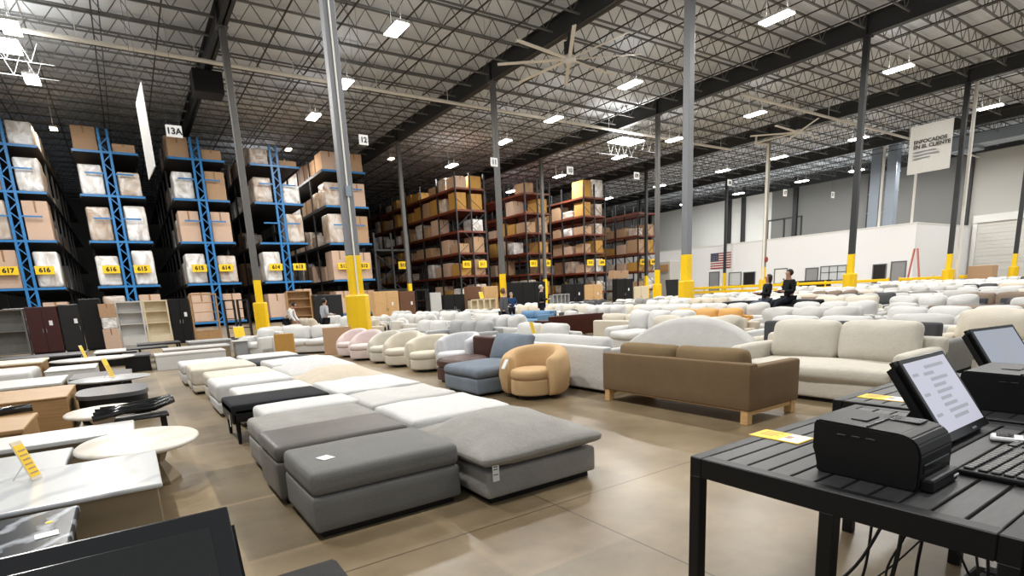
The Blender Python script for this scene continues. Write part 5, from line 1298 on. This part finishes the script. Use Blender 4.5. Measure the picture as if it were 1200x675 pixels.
# ================================================================== PEOPLE
def person(label, loc, rz, H=1.72, top='coat', legs='jeans', hair='hair', skin='skin', arms='down', lean=0., sit=0., turn=0., long_hair=False, coat=False):
    s = H / 1.72; t = thing('person', label, 'person', (loc[0], loc[1], loc[2] if len(loc) > 2 else 0), rz)
    hipz = .93 if not sit else sit
    J = {}
    def V(x, y, z): return Vector((x, y, z))
    J['pel'] = V(0, 0, hipz)
    def up(x, y, z):      # torso point, z above the pelvis, leaned forward (towards -y)
        c, s_ = math.cos(lean), math.sin(lean); return J['pel'] + V(x, y * c - z * s_, z * c + y * s_)
    J['wst'] = up(0, 0, .15); J['chs'] = up(0, .01, .36); J['nkb'] = up(0, .0, .50); J['nk'] = up(0, -.01, .56); J['hl'] = up(0, -.03, .63); J['hm'] = up(0, -.03, .69); J['ht'] = up(0, -.02, .76)
    for sd, n in ((-1, 'l'), (1, 'r')):
        J['sh' + n] = up(sd * .18, .0, .46)
        if arms == 'down': J['el' + n] = up(sd * .24, .03, .18); J['wr' + n] = up(sd * .24, -.06, -.05)
        elif arms == 'front': J['el' + n] = up(sd * .26, .0, .19); J['wr' + n] = up(sd * .17, -.25, .2)
        elif arms == 'reach': J['el' + n] = up(sd * .24, -.16, .26); J['wr' + n] = up(sd * .2, -.38, .16)
        d = (J['wr' + n] - J['el' + n]).normalized(); J['pm' + n] = J['wr' + n] + d * .07
        J['hp' + n] = J['pel'] + V(sd * .09, 0, -.03)
        if sit: J['kn' + n] = J['pel'] + V(sd * .12, -.42, -.02 - (.1 if sit > .6 else 0)); J['an' + n] = J['kn' + n] + V(sd * .02, -.12 if sit > .6 else .02, -.42)
        else: J['kn' + n] = V(sd * .10, -.02, .50); J['an' + n] = V(sd * .11, .03, .09)
        J['to' + n] = J['an' + n] + V(sd * .02, -.17, -.05)
    def skin_mesh(name, chains, rad, mt, extra=0.):
        names = []; [names.append(a) for c in chains for a in c if a not in names]
        me = bpy.data.meshes.new(name); co = []
        idx = {a: i for i, a in enumerate(names)}
        for a in names: co.append((J[a] if isinstance(a, str) else a) * s)
        ed = set()
        for c in chains:
            for a, b_ in zip(c, c[1:]): ed.add((idx[a], idx[b_]))
        me.from_pydata(co, list(ed), []); me.materials.append(mt)
        o = bpy.data.objects.new(name, me); COL.objects.link(o); o.parent = t
        md = o.modifiers.new('skin', 'SKIN'); md.use_smooth_shade = True; me.skin_vertices.new() if not me.skin_vertices else None
        for a, i in idx.items():
            r_ = rad[a]; r_ = (r_, r_) if not isinstance(r_, tuple) else r_
            me.skin_vertices[0].data[i].radius = ((r_[0] + extra) * s, (r_[1] + extra) * s); me.skin_vertices[0].data[i].use_root = (i == 0)
        sb = o.modifiers.new('sub', 'SUBSURF'); sb.levels = 1; sb.render_levels = 2
        return o
    rad = {'pel': (.14, .11), 'wst': (.13, .10), 'chs': (.155, .11), 'nkb': (.09, .07), 'nk': .052, 'hl': (.062, .07), 'hm': (.075, .09), 'ht': (.06, .07)}
    ch = [['pel', 'wst', 'chs', 'nkb', 'nk', 'hl', 'hm', 'ht']]
    for n in 'lr':
        rad.update({'sh' + n: .062, 'el' + n: .043, 'wr' + n: .028, 'pm' + n: (.035, .02), 'hp' + n: .095, 'kn' + n: .062, 'an' + n: .042, 'to' + n: (.04, .03)})
        ch += [['chs', 'sh' + n, 'el' + n, 'wr' + n, 'pm' + n], ['pel', 'hp' + n, 'kn' + n, 'an' + n, 'to' + n]]
        d = (J['wr' + n] - J['el' + n]).normalized(); sdv = Vector((1, 0, 0)); sdv = (sdv - d * sdv.dot(d)).normalized(); nv = d.cross(sdv)
        for k in range(5):
            off = (k - 1.5) * .018 if k < 4 else (.038 if n == 'l' else -.038)
            ln = (.07, .08, .075, .06, .045)[k]; b0 = 'f%s%d0' % (n, k); b1 = 'f%s%d1' % (n, k); b2_ = 'f%s%d2' % (n, k)
            J[b0] = J['pm' + n] + sdv * off * .8 + d * (.01 if k < 4 else -.03); J[b1] = J[b0] + d * ln * .5 + sdv * off * .2 + nv * .006; J[b2_] = J[b0] + d * ln * .9 + sdv * off * .25 + nv * .02
            rad[b0] = .009; rad[b1] = .0085; rad[b2_] = .0075; ch.append(['pm' + n, b0, b1, b2_])
    J['nose'] = up(0, -.125, .675); J['nosb'] = up(0, -.09, .675); rad['nose'] = .012; rad['nosb'] = .016; ch.append(['hm', 'nosb', 'nose'])
    skin_mesh('body', ch, rad, M[skin])
    tc = [['pel', 'wst', 'chs', 'nkb']]; lc = [['pel', 'hpl', 'knl', 'anl'], ['pel', 'hpr', 'knr', 'anr']]
    for n in 'lr': tc.append(['chs', 'sh' + n, 'el' + n, 'wr' + n])
    skin_mesh('jacket' if coat else 'top', tc, rad, M[top], .018)
    skin_mesh('trousers', lc, rad, M[legs], .014)
    for n in 'lr': skin_mesh('shoe', [['an' + n, 'to' + n]], rad, M['shoe'], .012)
    bm = nb(); bmesh.ops.create_uvsphere(bm, u_segments=16, v_segments=10, radius=1.)
    hc = up(0, .005, .71) * s
    bmesh.ops.scale(bm, vec=(.088 * s, .10 * s, .10 * s), verts=bm.verts)
    bmesh.ops.delete(bm, geom=[v for v in bm.verts if v.co.y < -.045 * s and v.co.z < .045 * s], context='VERTS')
    if long_hair: 
        for v in bm.verts:
            if v.co.z < 0: v.co.z *= 2.2
    bmesh.ops.translate(bm, vec=hc, verts=bm.verts); obj('hair', bm, M[hair], t, True)
    for sd in (-1, 1):
        bm = nb(); bmesh.ops.create_uvsphere(bm, u_segments=8, v_segments=6, radius=.011 * s); bmesh.ops.translate(bm, vec=up(sd * .032, -.115, .70) * s, verts=bm.verts); obj('eye', bm, M['hair'], t)
    return t
person('person in a white shirt bending forward by the oak shelving', (5.35, 24.2), R(60), 1.75, 'wshirt', 'jeans', 'hair', arms='reach', lean=.55)
person('person in a light grey hoodie and black trousers by the dark cabinets', (6.15, 21.6), R(100), 1.74, 'hoodie', 'jeans', 'hair', arms='front', lean=.08)
person('person with brown hair in a long grey coat behind the grey sofa', (10.2, 15.3), R(75), 1.74, 'gcoat', 'jeans', 'hairb', 'skin2', arms='down', coat=True)
person('person with pale hair in a blue jacket between the two others', (15.1, 22.0), R(-20), 1.62, 'bcoat', 'jeans', 'hairg', 'skin2', arms='front')
person('grey-haired person in a black coat facing the black cabinet', (15.9, 20.7), R(60), 1.88, 'coat', 'jeans', 'hairg', 'skin2', arms='front', coat=True)
person('bearded person in a black coat perched on the black sofa back', (16.22, 9.1, 0), R(-120), 1.8, 'coat', 'jeans', 'hair', 'skin', arms='front', sit=.98, coat=True)
person('person in black top and faded jeans lounging on the black sofa', (16.25, 9.85, 0), R(-130), 1.7, 'coat', 'jeans2', 'hair', 'skin', arms='front', lean=-.12, sit=.98, long_hair=True)
person('far worker in a yellow vest standing by the office windows', (60.5, 34.6), R(0), 1.75, 'vest', 'jeans', 'hair', arms='down')
